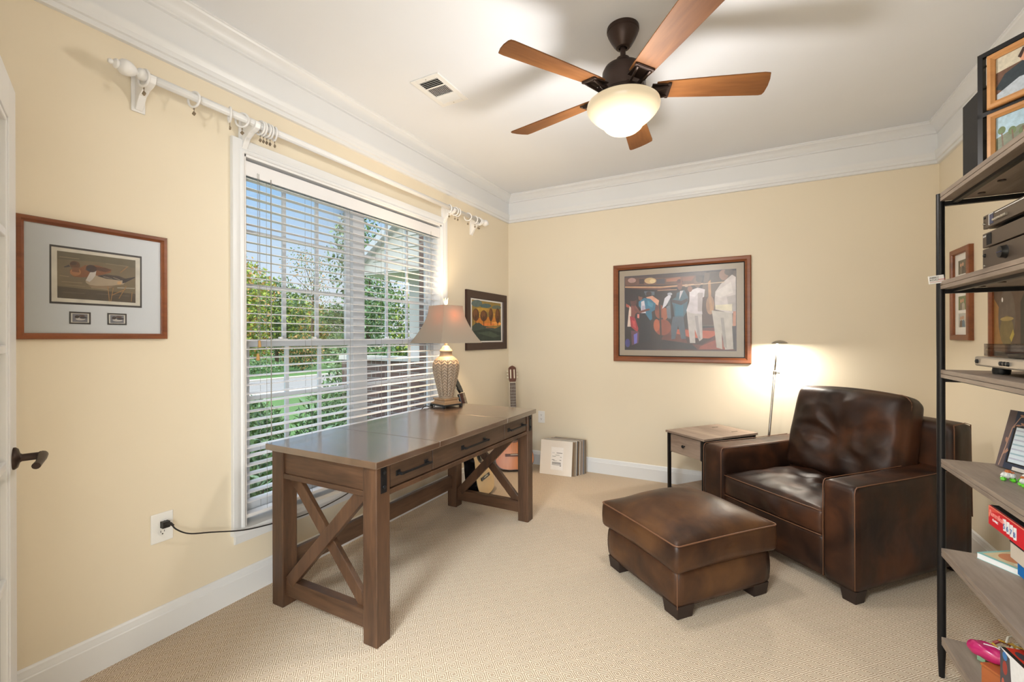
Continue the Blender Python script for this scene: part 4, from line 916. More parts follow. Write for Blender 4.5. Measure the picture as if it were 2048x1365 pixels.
for (cx_, cz_, a0) in ((hw - rr, hh - rr, 0), (-hw + rr, hh - rr, 90), (-hw + rr, -hh + rr, 180), (hw - rr, -hh + rr, 270)):
    for k in range(6):
        a = R(a0 + 90 * k / 5); x_, z_ = cx_ + rr * math.cos(a), cz_ + rr * math.sin(a)
        ux, uz = x_ / (sw + 0.018), z_ / 0.275; z_ += 0.022 * (1 - min(1, ux * ux)) * max(0, uz); x_ *= 1 - 0.035 * max(0, uz) ** 2
        ring.append((x_, -0.052, z_))
ring2 = []
for i in range(len(ring)):
    a_, b_ = Vector(ring[i]), Vector(ring[(i + 1) % len(ring)]); n_ = max(1, int((b_ - a_).length / 0.05))
    for k in range(n_):
        v_ = a_.lerp(b_, k / n_)
        if k: ux = v_.x / (sw + .018); v_.z += 0.022 * (1 - ux * ux) * (1 if v_.z > 0.2 else 0) * (1 - abs(1 - 2 * k / n_)) * 0.2
        ring2.append(v_)
obj('back_piping', MB().tube(ring2, 0.0038, 6, closed=True), 'seam', ch, loc=(-CW / 2, 0.690, 0.655), rot=(R(-14), 0, 0), smooth=True)
for (x, y) in ((-0.085, 0.01), (-CW + 0.010, 0.01), (-0.085, CDp - 0.10), (-CW + 0.010, CDp - 0.10)):
    obj('foot', MB().add([(x + a, y + b, z) for z, s in ((0, 0.008), (0.064, 0)) for a, b in ((s, s), (0.078 - s, s), (0.078 - s, 0.078 - s), (s, 0.078 - s))], [(0, 1, 2, 3), (7, 6, 5, 4), (0, 4, 5, 1), (1, 5, 6, 2), (2, 6, 7, 3), (3, 7, 4, 0)]), 'footw', ch, bevel=0.003)

# ------------------------------------------------------------------ ottoman
ot = thing('ottoman', 'brown leather ottoman with a domed cushion top in front of the armchair', 'ottoman', (1.923, 2.101, 0), rotz=R(-40))
# local: front near corner at origin, long left face along -x (0.53), right face along +y (0.56)
OW, OD = 0.535, 0.575
def obody(p, u):
    q = p.copy(); q.x += 0.008 * u[0] * (1 - u[2] ** 2); q.y += 0.008 * u[1] * (1 - u[2] ** 2); return q
obj('base', place(rbox(OW / 2, OD / 2, 0.090, 0.016, (14, 14, 6), obody), (-OW / 2, OD / 2, 0.050 + 0.090)), 'leather2', ot, smooth=True)
def ocush(p, u):
    q = p.copy(); x, y, z = u
    cr = (1 - abs(x) ** 3.2) * (1 - abs(y) ** 3.2)
    if z > 0: q.z += 0.088 * (1 - abs(x) ** 2.6) * (1 - abs(y) ** 2.6) * z
    else: q.z += 0.012 * cr * abs(z) + 0.018 * (1 - abs(x)) * (abs(y) > 0.99) + 0.018 * (1 - abs(y)) * (abs(x) > 0.99)
    side = 1 - z * z
    q.x += 0.004 * x * side; q.y += 0.004 * y * side
    q.z += 0.004 * smooth_noise(x, y, 0.1, 2.5) * (z > 0)
    return q
obj('cushion', place(rbox(OW / 2 + 0.026, OD / 2 + 0.026, 0.068, 0.020, (30, 30, 8), ocush), (-OW / 2, OD / 2, 0.228 + 0.058)), 'leather2', ot, smooth=True)
hw, hd, rr = OW / 2 + 0.027, OD / 2 + 0.027, 0.022
ring = []
for (sx, sy, a0) in ((1, 1, 0), (-1, 1, 90), (-1, -1, 180), (1, -1, 270)):
    for k in range(5):
        a = R(a0 + 90 * k / 4); ring.append((-OW / 2 + sx * (hw - rr) + rr * math.cos(a), OD / 2 + sy * (hd - rr) + rr * math.sin(a), 0.349))
rg = []
for i in range(len(ring)):
    a_, b_ = Vector(ring[i]), Vector(ring[(i + 1) % len(ring)]); n_ = max(1, int((b_ - a_).length / 0.06))
    for k in range(n_): v_ = a_.lerp(b_, k / n_); v_.z += 0.003 * math.sin(math.pi * k / n_); rg.append(v_)
obj('piping', MB().tube(rg, 0.0034, 8, closed=True), 'seam', ot, smooth=True)
obj('corner_seam', MB().tube([(0.002, -0.002, 0.055), (0.003, -0.003, 0.225)], 0.0022, 6), 'seam', ot)
for (x, y) in ((-0.100, 0.0), (-OW, 0.0), (-0.100, OD - 0.10), (-OW, OD - 0.10)):
    obj('foot', MB().add([(x + a, y + b, z) for z, s in ((0, 0.007), (0.062, 0)) for a, b in ((s, s), (0.1 - s, s), (0.1 - s, 0.1 - s), (s, 0.1 - s))], [(0, 1, 2, 3), (7, 6, 5, 4), (0, 4, 5, 1), (1, 5, 6, 2), (2, 6, 7, 3), (3, 7, 4, 0)]), 'footw', ot, bevel=0.003)

# ------------------------------------------------------------------ side table
TT = 0.552
st_ = thing('side_table', 'small grey wood and black metal side table beside the left chair arm', 'side table', (1.928, 3.393, 0), rotz=R(-50 + 1.0 + 0) )
# local: near corner at origin; front (drawer) along -y..., depth along +x
st_.rotation_euler = (0, 0, R(-(37.97)) + R(0))
# local +y = bearing 38 (depth), local -x = bearing -52 -> front runs along -x
TWd, TDp = 0.375, 0.549
obj('table_top', MB().box(-TWd, 0, TT - 0.016, 0, TDp, TT), 'table', st_, bevel=0.0015)
for (y,) in ((0.36,),):
    for hx_ in (-0.285, -0.105): obj('hinge', MB().box(hx_, 0.395, TT - 0.0005, hx_ + 0.006, 0.455, TT + 0.0012), 'black', st_)
for x in (-TWd + 0.010, -0.030):
    for y in (0.010, TDp - 0.030): obj('leg', MB().box(x, y, 0, x + 0.020, y + 0.020, TT - 0.016), 'black', st_)
mb = MB(); mb.box(-TWd + 0.030, 0.016, TT - 0.165, -TWd + 0.044, TDp - 0.016, TT - 0.016); mb.box(-0.044, 0.016, TT - 0.165, -0.030, TDp - 0.016, TT - 0.016); mb.box(-TWd + 0.03, TDp - 0.03, TT - 0.165, -0.03, TDp - 0.016, TT - 0.016); mb.box(-TWd + 0.03, 0.03, TT - 0.165, -0.03, TDp - 0.02, TT - 0.155)
mb.box(-0.030, 0.03, TT - 0.060, -0.014, TDp - 0.03, TT - 0.016)
obj('drawer_case', mb, 'blackp', st_)
d_ = obj('drawer', MB().box(-TWd + 0.046, 0.010, TT - 0.158, -0.046, 0.026, TT - 0.022), 'table', st_, bevel=0.001)
obj('knob', MB().lathe([(0.004, 0), (0.004, 0.014), (0.011, 0.018), (0.012, 0.024), (0.008, 0.028), (0.0, 0.029)], 16, mtx=Matrix.Translation((-TWd / 2, 0.010, TT - 0.090)) @ Matrix.Rotation(R(90), 4, 'X')), 'black', d_, smooth=40)
obj('shelf', MB().box(-TWd + 0.015, 0.03, 0.10, -0.015, TDp - 0.03, 0.116), 'table', st_)

# ------------------------------------------------------------------ floor lamp
fl = thing('floor_lamp', 'slim nickel reading floor lamp with a small dome head behind the armchair', 'floor lamp', (2.300, 3.900, 0))
obj('base', MB().lathe([(0.11, 0), (0.11, 0.012), (0.10, 0.018), (0.012, 0.022)], 32), 'nickel', fl, smooth=40)
obj('pole', MB().tube([(0, 0, 0.018), (0.080, 0.0, 1.02)], 0.0085, 12), 'nickel', fl, smooth=True)
obj('upper_pole', MB().tube([(0.078, 0, 0.995), (0.096, 0, 1.225)], 0.0058, 12), 'nickel', fl, smooth=True)
mb = MB().tube([(0.078, 0, 0.988), (0.080, 0, 1.012)], 0.012, 12); mb.tube([(0.08, 0, 1.0), (0.105, -0.004, 1.004)], 0.005, 8); mb.tube([(0.100, -0.004, 1.003), (0.112, -0.005, 1.004)], 0.009, 10)
obj('clamp_knob', mb, 'nickel', fl, smooth=40)
hd_ = obj('lamp_head', MB().lathe([(0.054, 0.0), (0.053, 0.003), (0.046, 0.010), (0.034, 0.017), (0.018, 0.022), (0.0005, 0.024)], 36, cap=False), 'nickel', fl, loc=(0.112, -0.004, 1.222), smooth=60)
obj('diffuser', MB().lathe([(0.046, 0.0012), (0.046, 0.003)], 28), 'ledlit', hd_)
light('floor_lamp_light', 'AREA', (2.412, 3.896, 1.2195), 10.0, (1.0, 0.93, 0.82), (0, 0, 0), shape='DISK', size=0.085)

# ------------------------------------------------------------------ guitars
def gbody(wl, wu, ww, L):
    """half outline of a guitar body, bottom at 0, top at L"""
    key = [(0.0, 0.0), (0.35, 0.0), (0.75, 0.035), (0.97, 0.13), (1.0, 0.24), (0.93, 0.36), (0.74, 0.50), (None, 0.60), (None, 0.70), (None, 0.82), (None, 0.93), (None, 0.985), (0.0, 1.0)]
    xs = [0, .35 * wl, .75 * wl, .97 * wl, wl, .93 * wl, .78 * wl, ww, ww * 1.04, wu, wu * .93, wu * .55, 0]
    pts = [(x, k[1] * L) for x, k in zip(xs, key)]
    sm = []
    P_ = [Vector((x, y, 0)) for x, y in pts]
    P_ = [Vector((-pts[1][0], pts[1][1], 0))] + P_ + [Vector((-pts[-2][0], pts[-2][1], 0))]
    for i in range(1, len(P_) - 2):
        for k in range(5):
            t = k / 5; a, b, c, d = P_[i - 1], P_[i], P_[i + 1], P_[i + 2]
            v = 0.5 * ((2 * b) + (-a + c) * t + (2 * a - 5 * b + 4 * c - d) * t * t + (-a + 3 * b - 3 * c + d) * t ** 3); sm.append((max(0, v.x), v.y))
    sm.append((0, L))
    return sm + [(-x, y) for x, y in sm[-2:0:-1]]
def guitar(root, top, side, neck, fing, classical=True, soundy=0.31):
    out = gbody(0.182, 0.140, 0.118, 0.485); T_ = 0.095
    up = Matrix.Rotation(R(90), 4, 'X')              # outline y -> z, extrude -> -y (front)
    obj('body', MB().prism(out, -T_ / 2, T_ / 2 - 0.003, mtx=up), side, root, smooth=30)
    inn = [(x * 0.975, 0.243 + (y - 0.243) * 0.98) for x, y in out]
    obj('soundboard', MB().prism(inn, T_ / 2 - 0.003, T_ / 2 + 0.0005, mtx=up), top, root)
    f = -T_ / 2
    c24 = [(0.0) for _ in range(1)]
    circ = lambda r, n=32: [(r * math.cos(2 * math.pi * k / n), soundy + r * math.sin(2 * math.pi * k / n)) for k in range(n)]
    ro = obj('rosette', MB().prism(circ(0.060), T_ / 2 + 0.0006, T_ / 2 + 0.0012, mtx=up), neck, root)
    obj('sound_hole', MB().prism(circ(0.043), T_ / 2 + 0.0012, T_ / 2 + 0.0016, mtx=up), 'darkhole', root)
    mb = MB().box(-0.090, f - 0.010, 0.125, 0.090, f, 0.150)
    br = obj('bridge', mb, neck, root, bevel=0.002); obj('saddle', MB().box(-0.040, f - 0.013, 0.138, 0.040, f - 0.010, 0.142), 'bone', br)
    obj('neck', MB().box(-0.027, -0.030, 0.478, 0.027, -0.018 + 0.012, 0.83), neck, root, bevel=0.006)
    fb = obj('fretboard', MB().box(-0.027, f - 0.006, 0.355, 0.027, f + 0.020, 0.832), fing, root)
    mb = MB()
    L0 = 0.832; sc_ = 0.65
    for k in range(1, 18): z = L0 - sc_ * (1 - 2 ** (-k / 12)); mb.box(-0.027, f - 0.0075, z - 0.001, 0.027, f - 0.005, z + 0.001)
    obj('fret', mb, 'nickel', fb)
    obj('nut', MB().box(-0.027, f - 0.009, 0.831, 0.027, f + 0.010, 0.836), 'bone', root)
    hp = [(-0.027, 0.834), (0.027, 0.834), (0.036, 0.860), (0.038, 0.985), (0.024, 1.000), (0.0, 1.012), (-0.024, 1.000), (-0.038, 0.985), (-0.036, 0.860)]
    hh_ = obj('headstock', MB().prism(hp, 0, 0.018, mtx=Matrix.Translation((0, f + 0.020, 0)) @ up), neck, root, bevel=0.002)
    hh_.matrix_local = Matrix.Translation((0, f + 0.02, 0.834)) @ Matrix.Rotation(R(-(13 if classical else 12)), 4, 'X') @ Matrix.Translation((0, -f - 0.02, -0.834))
    for s_ in (-1, 1):
        if classical: obj('slot', MB().box(s_ * 0.018 - 0.006, f + 0.0012, 0.872, s_ * 0.018 + 0.006, f + 0.0022, 0.968), 'bone', hh_)
        for k in range(3):
            z = 0.885 + k * 0.034
            obj('tuning_peg', MB().tube([(s_ * 0.036, f + 0.012, z), (s_ * 0.046, f + 0.014, z)], 0.003, 6).box(s_ * 0.050 - 0.004, f + 0.008, z - 0.008, s_ * 0.050 + 0.004, f + 0.020, z + 0.008), 'bone' if classical else 'nickel', hh_)
    mb = MB()
    for k in range(6): x = -0.021 + k * 0.0084; mb.tube([(x, f - 0.0135, 0.142), (x * 0.9, f - 0.0095, 0.836)], 0.0004, 4)
    obj('string', mb, 'bone', root)
def lean(name, label, base, topdir, facing_deg):
    """z axis along topdir, local -y turned to facing"""
    z = Vector(topdir).normalized(); fwd = Vector((math.sin(R(facing_deg)), math.cos(R(facing_deg)), 0)); y = -(fwd - z * fwd.dot(z)).normalized(); x = y.cross(z)
    m = Matrix((x, y, z)).transposed().to_4x4(); m.translation = Vector(base)
    o = thing(name, label, 'guitar', base); o.matrix_world = m; return o
g1 = lean('acoustic_guitar', 'orange topped classical guitar leaning in the far corner behind the desk', (0.235, 3.765, 0.012), (-0.135, 0.205, 0.945), 150)
guitar(g1, 'gtop', 'gside', 'gneck', 'gfing')
g2 = lean('acoustic_guitar', 'black bodied guitar with pale top leaning on the wall behind the far desk leg', (0.330, 3.050, 0.012), (-0.235, -0.03, 0.80), 78)
guitar(g2, 'cream', 'gblack', 'gblack', 'gfing', False)

# ------------------------------------------------------------------ records
lp = thing('record_sleeve', 'plain white record mailer with a printed shipping label, frontmost of the records', 'record', (0.470, 3.812, 0.001), rot=(R(-9), 0, R(4.3)), group='records leaning by the wall')
obj('mailer', MB().box(0, 0, 0, 0.308, 0.012, 0.312), mat('white_cardboard', S(232, 224, 214), 0.8, var=0.02), lp, bevel=0.002)
A = Art(Q1, 0.118, 0.205, cx=0.165, cz=0.150, y=-0.0004); A.bg((244, 240, 236))
for (x0, y0_, x1, c) in ((.45, .24, .92, (70, 66, 66)), (.1, .25, .3, (200, 200, 200)), (.35, .34, .7, (170, 168, 166)), (.1, .40, .4, (150, 150, 150)), (.75, .42, .88, (150, 150, 150)), (.08, .56, .3, (90, 88, 88)), (.7, .55, .85, (120, 118, 118)), (.2, .59, .5, (190, 188, 186)), (.1, .66, .8, (160, 158, 158)), (.1, .77, .85, (160, 158, 158))): A.poly([(x0, y0_), (x1, y0_), (x1, y0_ + .022), (x0, y0_ + .022)], c)
for k in range(22):
    x = .1 + k * .034; A.poly([(x, .685), (x + (.022 if k % 3 else .012), .685), (x + (.022 if k % 3 else .012), .75), (x, .75)], (72, 70, 70))
A.poly([(.76, .80), (.84, .80), (.84, .83), (.76, .83)], (80, 78, 78))
obj('shipping_label', A.mb, 'print', lp)
cols = [(120, 96, 70), (196, 186, 170), (84, 66, 54), (168, 148, 120), (206, 200, 190), (58, 50, 48), (150, 118, 80), (188, 176, 158), (98, 82, 70), (210, 204, 194), (134, 112, 92), (70, 60, 56), (180, 168, 150), (112, 70, 56), (200, 190, 176), (92, 96, 104), (160, 142, 118), (64, 54, 50), (190, 182, 170), (140, 122, 100)]
descr2 = ['tan', 'pale grey', 'dark brown', 'light tan', 'off white', 'near black', 'ochre', 'beige', 'grey brown', 'ivory', 'dull brown', 'charcoal', 'warm beige', 'rust brown', 'cream', 'slate grey', 'sand', 'blackish brown', 'stone grey', 'khaki']
ordn = ['first', 'second', 'third', 'fourth', 'fifth', 'sixth', 'seventh', 'eighth', 'ninth', 'tenth', 'eleventh', 'twelfth', 'thirteenth', 'fourteenth', 'fifteenth', 'sixteenth', 'seventeenth', 'eighteenth', 'nineteenth', 'last']
descr = ['tan', 'pale grey', 'dark brown', 'light tan', 'off white', 'near black', 'ochre', 'beige', 'grey brown', 'ivory']
for i, c in enumerate(cols):
    y = 3.838 + i * 0.0082; tilt_ = -6.5 + 5.5 * i / len(cols) + random.uniform(-.12, .12)
    m_ = mat('sleeve_card', S(*c), 0.6, var=0.12, scale=30)
    h_ = random.uniform(0.305, 0.315)
    o = obj('record_sleeve', MB().box(0, 0, 0, 0.310, 0.004, h_), m_, None, loc=(0.485 + 0.0035 * i + random.uniform(-.004, .004), y, 0.0012), rot=(R(tilt_), 0, R(4.3 - 3.2 * i / len(cols))))
    tag(o, '%s record sleeve seen edge-on, %s behind the white mailer' % (descr2[i], ordn[i]), 'record', 'records leaning by the wall')

# ------------------------------------------------------------------ shelving unit
sh = thing('shelving_unit', 'industrial shelving unit with grey wood shelves and a black steel frame on the right', 'shelving unit', (2.84, 1.10, 0))
SL, SDp = 1.12, 0.48; zs = [0.150, 0.480, 0.811, 1.142, 1.470, 1.796]
for (x, y) in ((0, SL), (0, 0), (SDp, SL), (SDp, 0)):
    obj('post', MB().tube([(x, y, 0), (x, y, 0.06), (x, y, 0.10), (x, y, 1.802)], [0.0085, 0.0105, 0.0125, 0.0125], 14), 'black', sh, smooth=40)
for z in zs:
    s_ = obj('shelf', MB().box(-0.004, 0.012, z - 0.024, SDp - 0.0, SL - 0.012, z - 0.0105).box(-0.004, 0.012, z - 0.009, SDp, SL - 0.012, z + 0.006).box(0.0, 0.014, z - 0.012, SDp - 0.004, SL - 0.014, z - 0.006), 'shelf', sh, bevel=0.001)
    mb = MB()
    for y in (0.0, SL): mb.box(0.0, y - 0.008, z - 0.040, SDp, y + 0.008, z - 0.024)
    mb.box(0.030, 0.0, z - 0.034, 0.046, SL, z - 0.024); mb.box(SDp - 0.016, 0.0, z - 0.034, SDp, SL, z - 0.024)
    obj('shelf_bar', mb, 'black', sh)
    for y in (0.90, 1.04): obj('screw', MB().lathe([(0.010, -0.0035), (0.010, 0)], 12, mtx=Matrix.Translation((0.085, y, z - 0.024))), 'bronze', sh)

# magnet tag on the post
tg = thing('street_sign_magnet', 'tiny white street sign magnet reading ABBEY ROAD on the shelf post', 'magnet', (2.822, 2.200, 1.482), rot=(0, R(-6), R(-3)))
obj('plate', MB().box(-0.022, -0.0035, -0.015, 0.022, 0, 0.015), mat('magnet_white', S(236, 234, 232), 0.4, var=0.01), tg, bevel=0.001)
M['ink'] = mat('black_ink', S(30, 30, 32), 0.6); M['redink'] = mat('red_ink', S(196, 60, 60), 0.6); M['wink'] = mat('white_ink', S(240, 238, 236), 0.5)
text('lettering', 'ABBEY', 0.0092, 'ink', tg, Matrix.Translation((-0.019, -0.0037, 0.0042)) @ FACE); text('lettering', 'ROAD', 0.0092, 'ink', tg, Matrix.Translation((-0.019, -0.0037, -0.0042)) @ FACE)
text('lettering', 'NW8', 0.0080, 'redink', tg, Matrix.Translation((0.0055, -0.0037, -0.0042)) @ FACE); obj('ruled_line', MB().box(-0.019, -0.0037, -0.0092, 0.019, -0.0035, -0.0082), 'redink', tg)

# hi-fi stack (front faces look to -x, local frame: x along -y world)
M['hifi'] = mat('dark_bronze_faceplate', S(88, 76, 66), 0.35, 0.35, var=0.06); M['silver'] = mat('silver_faceplate', S(178, 170, 158), 0.35, 0.6, var=0.04)
M['blueled'] = mat('blue_display', S(24, 40, 84), 0.2)
ST = 1.470 + 0.006
def hifi(name, label, x, y1, z, h, w=0.43, d=0.33, feet=0.010):
    o = thing(name, label, 'hi-fi component', (x, y1, z), R(-90), group='stacked audio components')
    obj('case', MB().box(0.004, 0.012, feet, w - 0.004, d, feet + h), 'blackp', o, bevel=0.002)
    obj('faceplate', MB().box(0, 0, feet, w, 0.012, feet + h), 'hifi', o, bevel=0.002)
    for px in (0.04, w - 0.04):
        for py in (0.05, d - 0.04): obj('foot', MB().lathe([(0.016, 0), (0.016, feet)], 14, mtx=Matrix.Translation((px, py, 0))), 'blackp', o)
    return o
h1 = hifi('amplifier', 'large dark amplifier with a big volume knob, bottom of the hi-fi stack', 2.895, 2.045, ST, 0.070, feet=0.012)
def knob(par, x, z, r, m='blackp', d=0.014): return obj('knob', MB().lathe([(r * 1.1, 0), (r, 0.002), (r * 0.92, d), (r * 0.5, d + 0.001)], 20, mtx=Matrix.Translation((x, 0, z)) @ Matrix.Rotation(R(90), 4, 'X')), m, par, smooth=40)
knob(h1, 0.018, 0.060, 0.006, 'blackp', 0.004); knob(h1, 0.018, 0.026, 0.004, 'nickel', 0.003); knob(h1, 0.150, 0.052, 0.019, 'blackp', 0.014)
obj('badge', MB().box(0.135, -0.0155, 0.051, 0.165, -0.0145, 0.053), 'blueled', h1)
h2 = hifi('tape_deck', 'slim dark component with a black window, middle of the hi-fi stack', 2.895, 2.045, ST + 0.0825, 0.047, feet=0.004)
obj('display_window', MB().box(0.030, -0.001, 0.010, 0.062, 0.001, 0.046), 'darkhole', h2); text('lettering', 'SONY', 0.008, 'wink', h2, Matrix.Translation((0.006, -0.0005, 0.038)) @ FACE)
h3 = hifi('tuner', 'dark component with a row of small silver buttons, top of the hi-fi stack', 2.895, 2.041, ST + 0.1340, 0.044, feet=0.014)
mb = MB(); mb.box(0.044, -0.002, 0.020, 0.046, 0, 0.054); mb.box(0.044, -0.002, 0.053, 0.072, 0, 0.055); mb.box(0.085, -0.002, 0.050, 0.40, 0, 0.052)
obj('trim_line', mb, 'wink', h3); obj('display_window', MB().box(0.047, -0.001, 0.022, 0.070, 0, 0.052), 'blueled', h3)
for k in range(8): obj('button', MB().lathe([(0.0042, 0), (0.0042, 0.006), (0.003, 0.007)], 12, mtx=Matrix.Translation((0.082 + k * 0.0105, 0, 0.030)) @ Matrix.Rotation(R(90), 4, 'X')), 'silver', h3)
mb = MB().box(0.008, -0.0008, 0.046, 0.020, 0, 0.052); obj('display_window', mb, 'darkhole', h3); knob(h3, 0.013, 0.030, 0.004, 'nickel', 0.004)

# turntable
tt = thing('turntable', 'silver fronted turntable with a clear dust cover on the middle shelf', 'turntable', (2.880, 2.064, 1.148), R(-90))
for px in (0.045, 0.375):
    for py in (0.05, 0.31): obj('foot', MB().lathe([(0.020, 0), (0.022, 0.012), (0.020, 0.024)], 20, mtx=Matrix.Translation((px, py, 0))), 'blackp', tt, smooth=40)
obj('plinth', MB().box(0, 0, 0.024, 0.42, 0.35, 0.056), 'silver', tt, bevel=0.006)
for x in (0.026, 0.185, 0.205, 0.225): obj('knob', MB().lathe([(0.0070, 0), (0.0062, 0.005), (0.004, 0.006)], 14, mtx=Matrix.Translation((x, 0, 0.040)) @ Matrix.Rotation(R(90), 4, 'X')), 'blackp', tt)
obj('platter', MB().lathe([(0.150, 0.057), (0.150, 0.068), (0.006, 0.069), (0.004, 0.078)], 48, mtx=Matrix.Translation((0.18, 0.175, 0))), 'blackp', tt, smooth=40)
ta = MB().tube([(0.36, 0.29, 0.075), (0.355, 0.15, 0.076), (0.30, 0.08, 0.074)], 0.004, 8); ta.lathe([(0.022, 0.056), (0.022, 0.074)], 16, mtx=Matrix.Translation((0.36, 0.28, 0)))
obj('tonearm', ta, 'nickel', tt, smooth=40)
mb = MB(); t = 0.003; a, b, c_, d_2, e_, f_2 = 0.012, 0.020, 0.058, 0.408, 0.345, 0.098
mb.box(a, b, c_, d_2, b + t, f_2); mb.box(a, e_ - t, c_, d_2, e_, f_2); mb.box(a, b, c_, a + t, e_, f_2); mb.box(d_2 - t, b, c_, d_2, e_, f_2); mb.box(a, b, f_2 - t, d_2, e_, f_2)
obj('dust_cover', mb, 'smoked', tt)

# top shelf: speaker and photo display grid
SP = 1.796 + 0.006
sk = thing('speaker', 'plain black bookshelf speaker behind the photo grid on the top shelf', 'speaker', (2.893, 2.195, SP), R(-90))
obj('cabinet', MB().box(0, 0.006, 0, 0.155, 0.20, 0.300), 'blackp', sk, bevel=0.003); obj('grille', MB().box(0.003, 0, 0.003, 0.152, 0.008, 0.297), mat('speaker_cloth', S(30, 28, 27), 0.9, var=0.1, bump=0.3, bscale=400), sk, bevel=0.002)
# grid: local x runs along (.592,-.806)
gr = thing('photo_display_stand', 'black metal grid stand holding framed snapshots on the top shelf', 'photo stand', (2.876, 1.990, SP), rotz=math.atan2(-0.806, 0.592))
GW, GH = 0.42, 0.372
mb = MB()
for x in (0.0, GW): mb.box(x - 0.007, -0.007, 0, x + 0.007, 0.007, GH)
for z in (0.004, 0.180, GH): mb.box(-0.007, -0.007, z - 0.007, GW + 0.007, 0.007, z + 0.007)
obj('outer_frame', mb, 'black', gr)
mb = MB()
for x in (0.035, 0.21, 0.385): mb.tube([(x, 0.008, 0.0), (x, 0.008, GH)], 0.003, 6)
for z in (0.10, 0.27, 0.34): mb.tube([(0, 0.008, z), (GW, 0.008, z)], 0.003, 6)
obj('wire', mb, 'black', gr)
def pframe(par, x, z, w, h, art, label):
    f = thing('framed_photo', label, 'photo frame', (x, -0.010, z)); f.parent = None
    f.matrix_world = Matrix.Translation((2.876, 1.990, SP)) @ Matrix.Rotation(math.atan2(-0.806, 0.592), 4, 'Z') @ Matrix.Translation((x, -0.010, z))
    f['group'] = 'honey wood photo frames on the grid'
    frame_part(f, w, h, 0.020, 0.014, 'oakf'); A = Art(Q1, w - 0.036, h - 0.036, y=-0.004); art(A); obj('photo', A.mb, 'photo', f); return f
def artA(A):
    A.bg((196, 188, 170)); A.poly([(0, .35), (.5, .3), (.5, 1), (0, 1)], (104, 76, 62)); A.poly([(.5, 0), (1, 0), (1, .5), (.6, .5)], (206, 196, 160))
    for k in range(6): A.line((.62 + k * .06, .1 + k * .05), (.72 + k * .05, .35), .02, (120, 140, 96))
    A.poly([(0, .72), (.12, .45), (.35, .32), (.62, .38), (.66, .7), (.2, .9)], (44, 56, 64)); A.poly([(.02, .85), (.3, .66), (.6, .7), (.6, 1), (.02, 1)], (176, 186, 198)); A.ell(.42, .22, .12, .15, (206, 150, 124)); A.poly([(.28, .2), (.34, .04), (.5, .03), (.56, .12), (.52, .14), (.36, .12), (.32, .26)], (60, 42, 36)); A.ell(.44, .19, .05, .04, (214, 164, 140)); A.poly([(.5, .95), (.56, .55), (.75, .5), (.95, .6), (.9, 1), (.5, 1)], (58, 56, 62)); A.ell(.66, .5, .07, .05, (206, 156, 130))
def artB(A):
    A.bg((168, 196, 214)); A.poly([(0, .5), (.3, .35), (.6, .4), (1, .3), (1, 1), (0, 1)], (120, 128, 108))
    for k in range(8): A.ell(.08 + k * .13, .34 + (k % 3) * .08, .05, .09, (104, 122, 84)); A.line((.08 + k * .13, .4), (.1 + k * .13, .8), .018, (118, 96, 78))
    A.ell(.42, .55, .08, .12, (196, 148, 118)); A.ell(.62, .58, .08, .12, (190, 140, 112)); A.poly([(.25, 1), (.3, .72), (.5, .68), (.56, 1)], (176, 170, 168)); A.poly([(.52, 1), (.56, .72), (.74, .7), (.82, 1)], (104, 112, 130))
pframe(gr, 0.145, 0.270, 0.235, 0.170, artA, 'honey wood framed snapshot of a seated person in a dark jacket, upper on the grid')
pframe(gr, 0.145, 0.085, 0.235, 0.170, artB, 'honey wood framed snapshot of two people outdoors, lower on the grid')

# shelf at 0.811: leaf-patterned frame and crystal flowers
S3 = 0.811 + 0.006
pf = thing('framed_photo', 'navy and bronze leaf patterned frame leaning on the shelf beside crystal flowers', 'photo frame', (2.966, 2.165, S3 + 0.004), rot=(R(-14), 0, math.atan2(-0.93, 0.36)))
obj('backing', MB().box(0, 0, 0, 0.26, 0.012, 0.200), mat('navy_lacquer', S(46, 54, 70), 0.35, var=0.08), pf, bevel=0.001)
A = Art(Q1, 0.26, 0.200, cx=0.13, cz=0.100, y=-0.0006); A.bg((48, 56, 74)); A.poly([(0, 0), (.10, 0), (.10, 1), (0, 1)], (96, 82, 82)); A.poly([(.32, 0), (1, 0), (1, .22), (.30, .22)], (196, 190, 186)); A.poly([(.22, .94), (.9, .94), (.9, 1), (.22, 1)], (206, 200, 192))
for a_, b_ in (((.04, .98), (.07, .6)), ((.07, .6), (.09, .3)), ((.09, .3), (.16, .1)), ((.09, .3), (.22, .22)), ((.05, .8), (.10, .66)), ((.16, .1), (.26, .08))): A.line(a_, b_, .012, (176, 140, 120))
for (x, y, r_) in ((.19, .08, 20), (.22, .22, 30), (.14, .26, -40), (.06, .52, 80), (.09, .72, -60)): A.ell(x, y, .045, .018, (166, 124, 104), rot=r_)
A.poly([(.12, .26), (.97, .26), (.97, .90), (.12, .90)], (20, 18, 20)); A.poly([(.145, .28), (.95, .28), (.95, .88), (.145, .88)], (206, 216, 222))
for k in range(7): A.poly([(.15, .32 + k * .08), (.9 - (k % 3) * .12, .32 + k * .08), (.9 - (k % 3) * .12, .345 + k * .08), (.15, .345 + k * .08)], (150, 176, 186) if k % 2 else (176, 180, 196))
obj('patterned_face', A.mb, 'print', pf); text('lettering', 'A', 0.026, 'ink', pf, Matrix.Translation((0.100, -0.0014, 0.172)) @ FACE, shear=0.3)
M['crystal'] = mat('pale_crystal', S(226, 226, 220), 0.08, 0.2, var=0.2, scale=60); M['emerald'] = mat('green_crystal', S(96, 190, 50), 0.08, var=0.3, scale=60); M['amber'] = mat('amber_crystal', S(176, 96, 50), 0.1, var=0.3, scale=60)
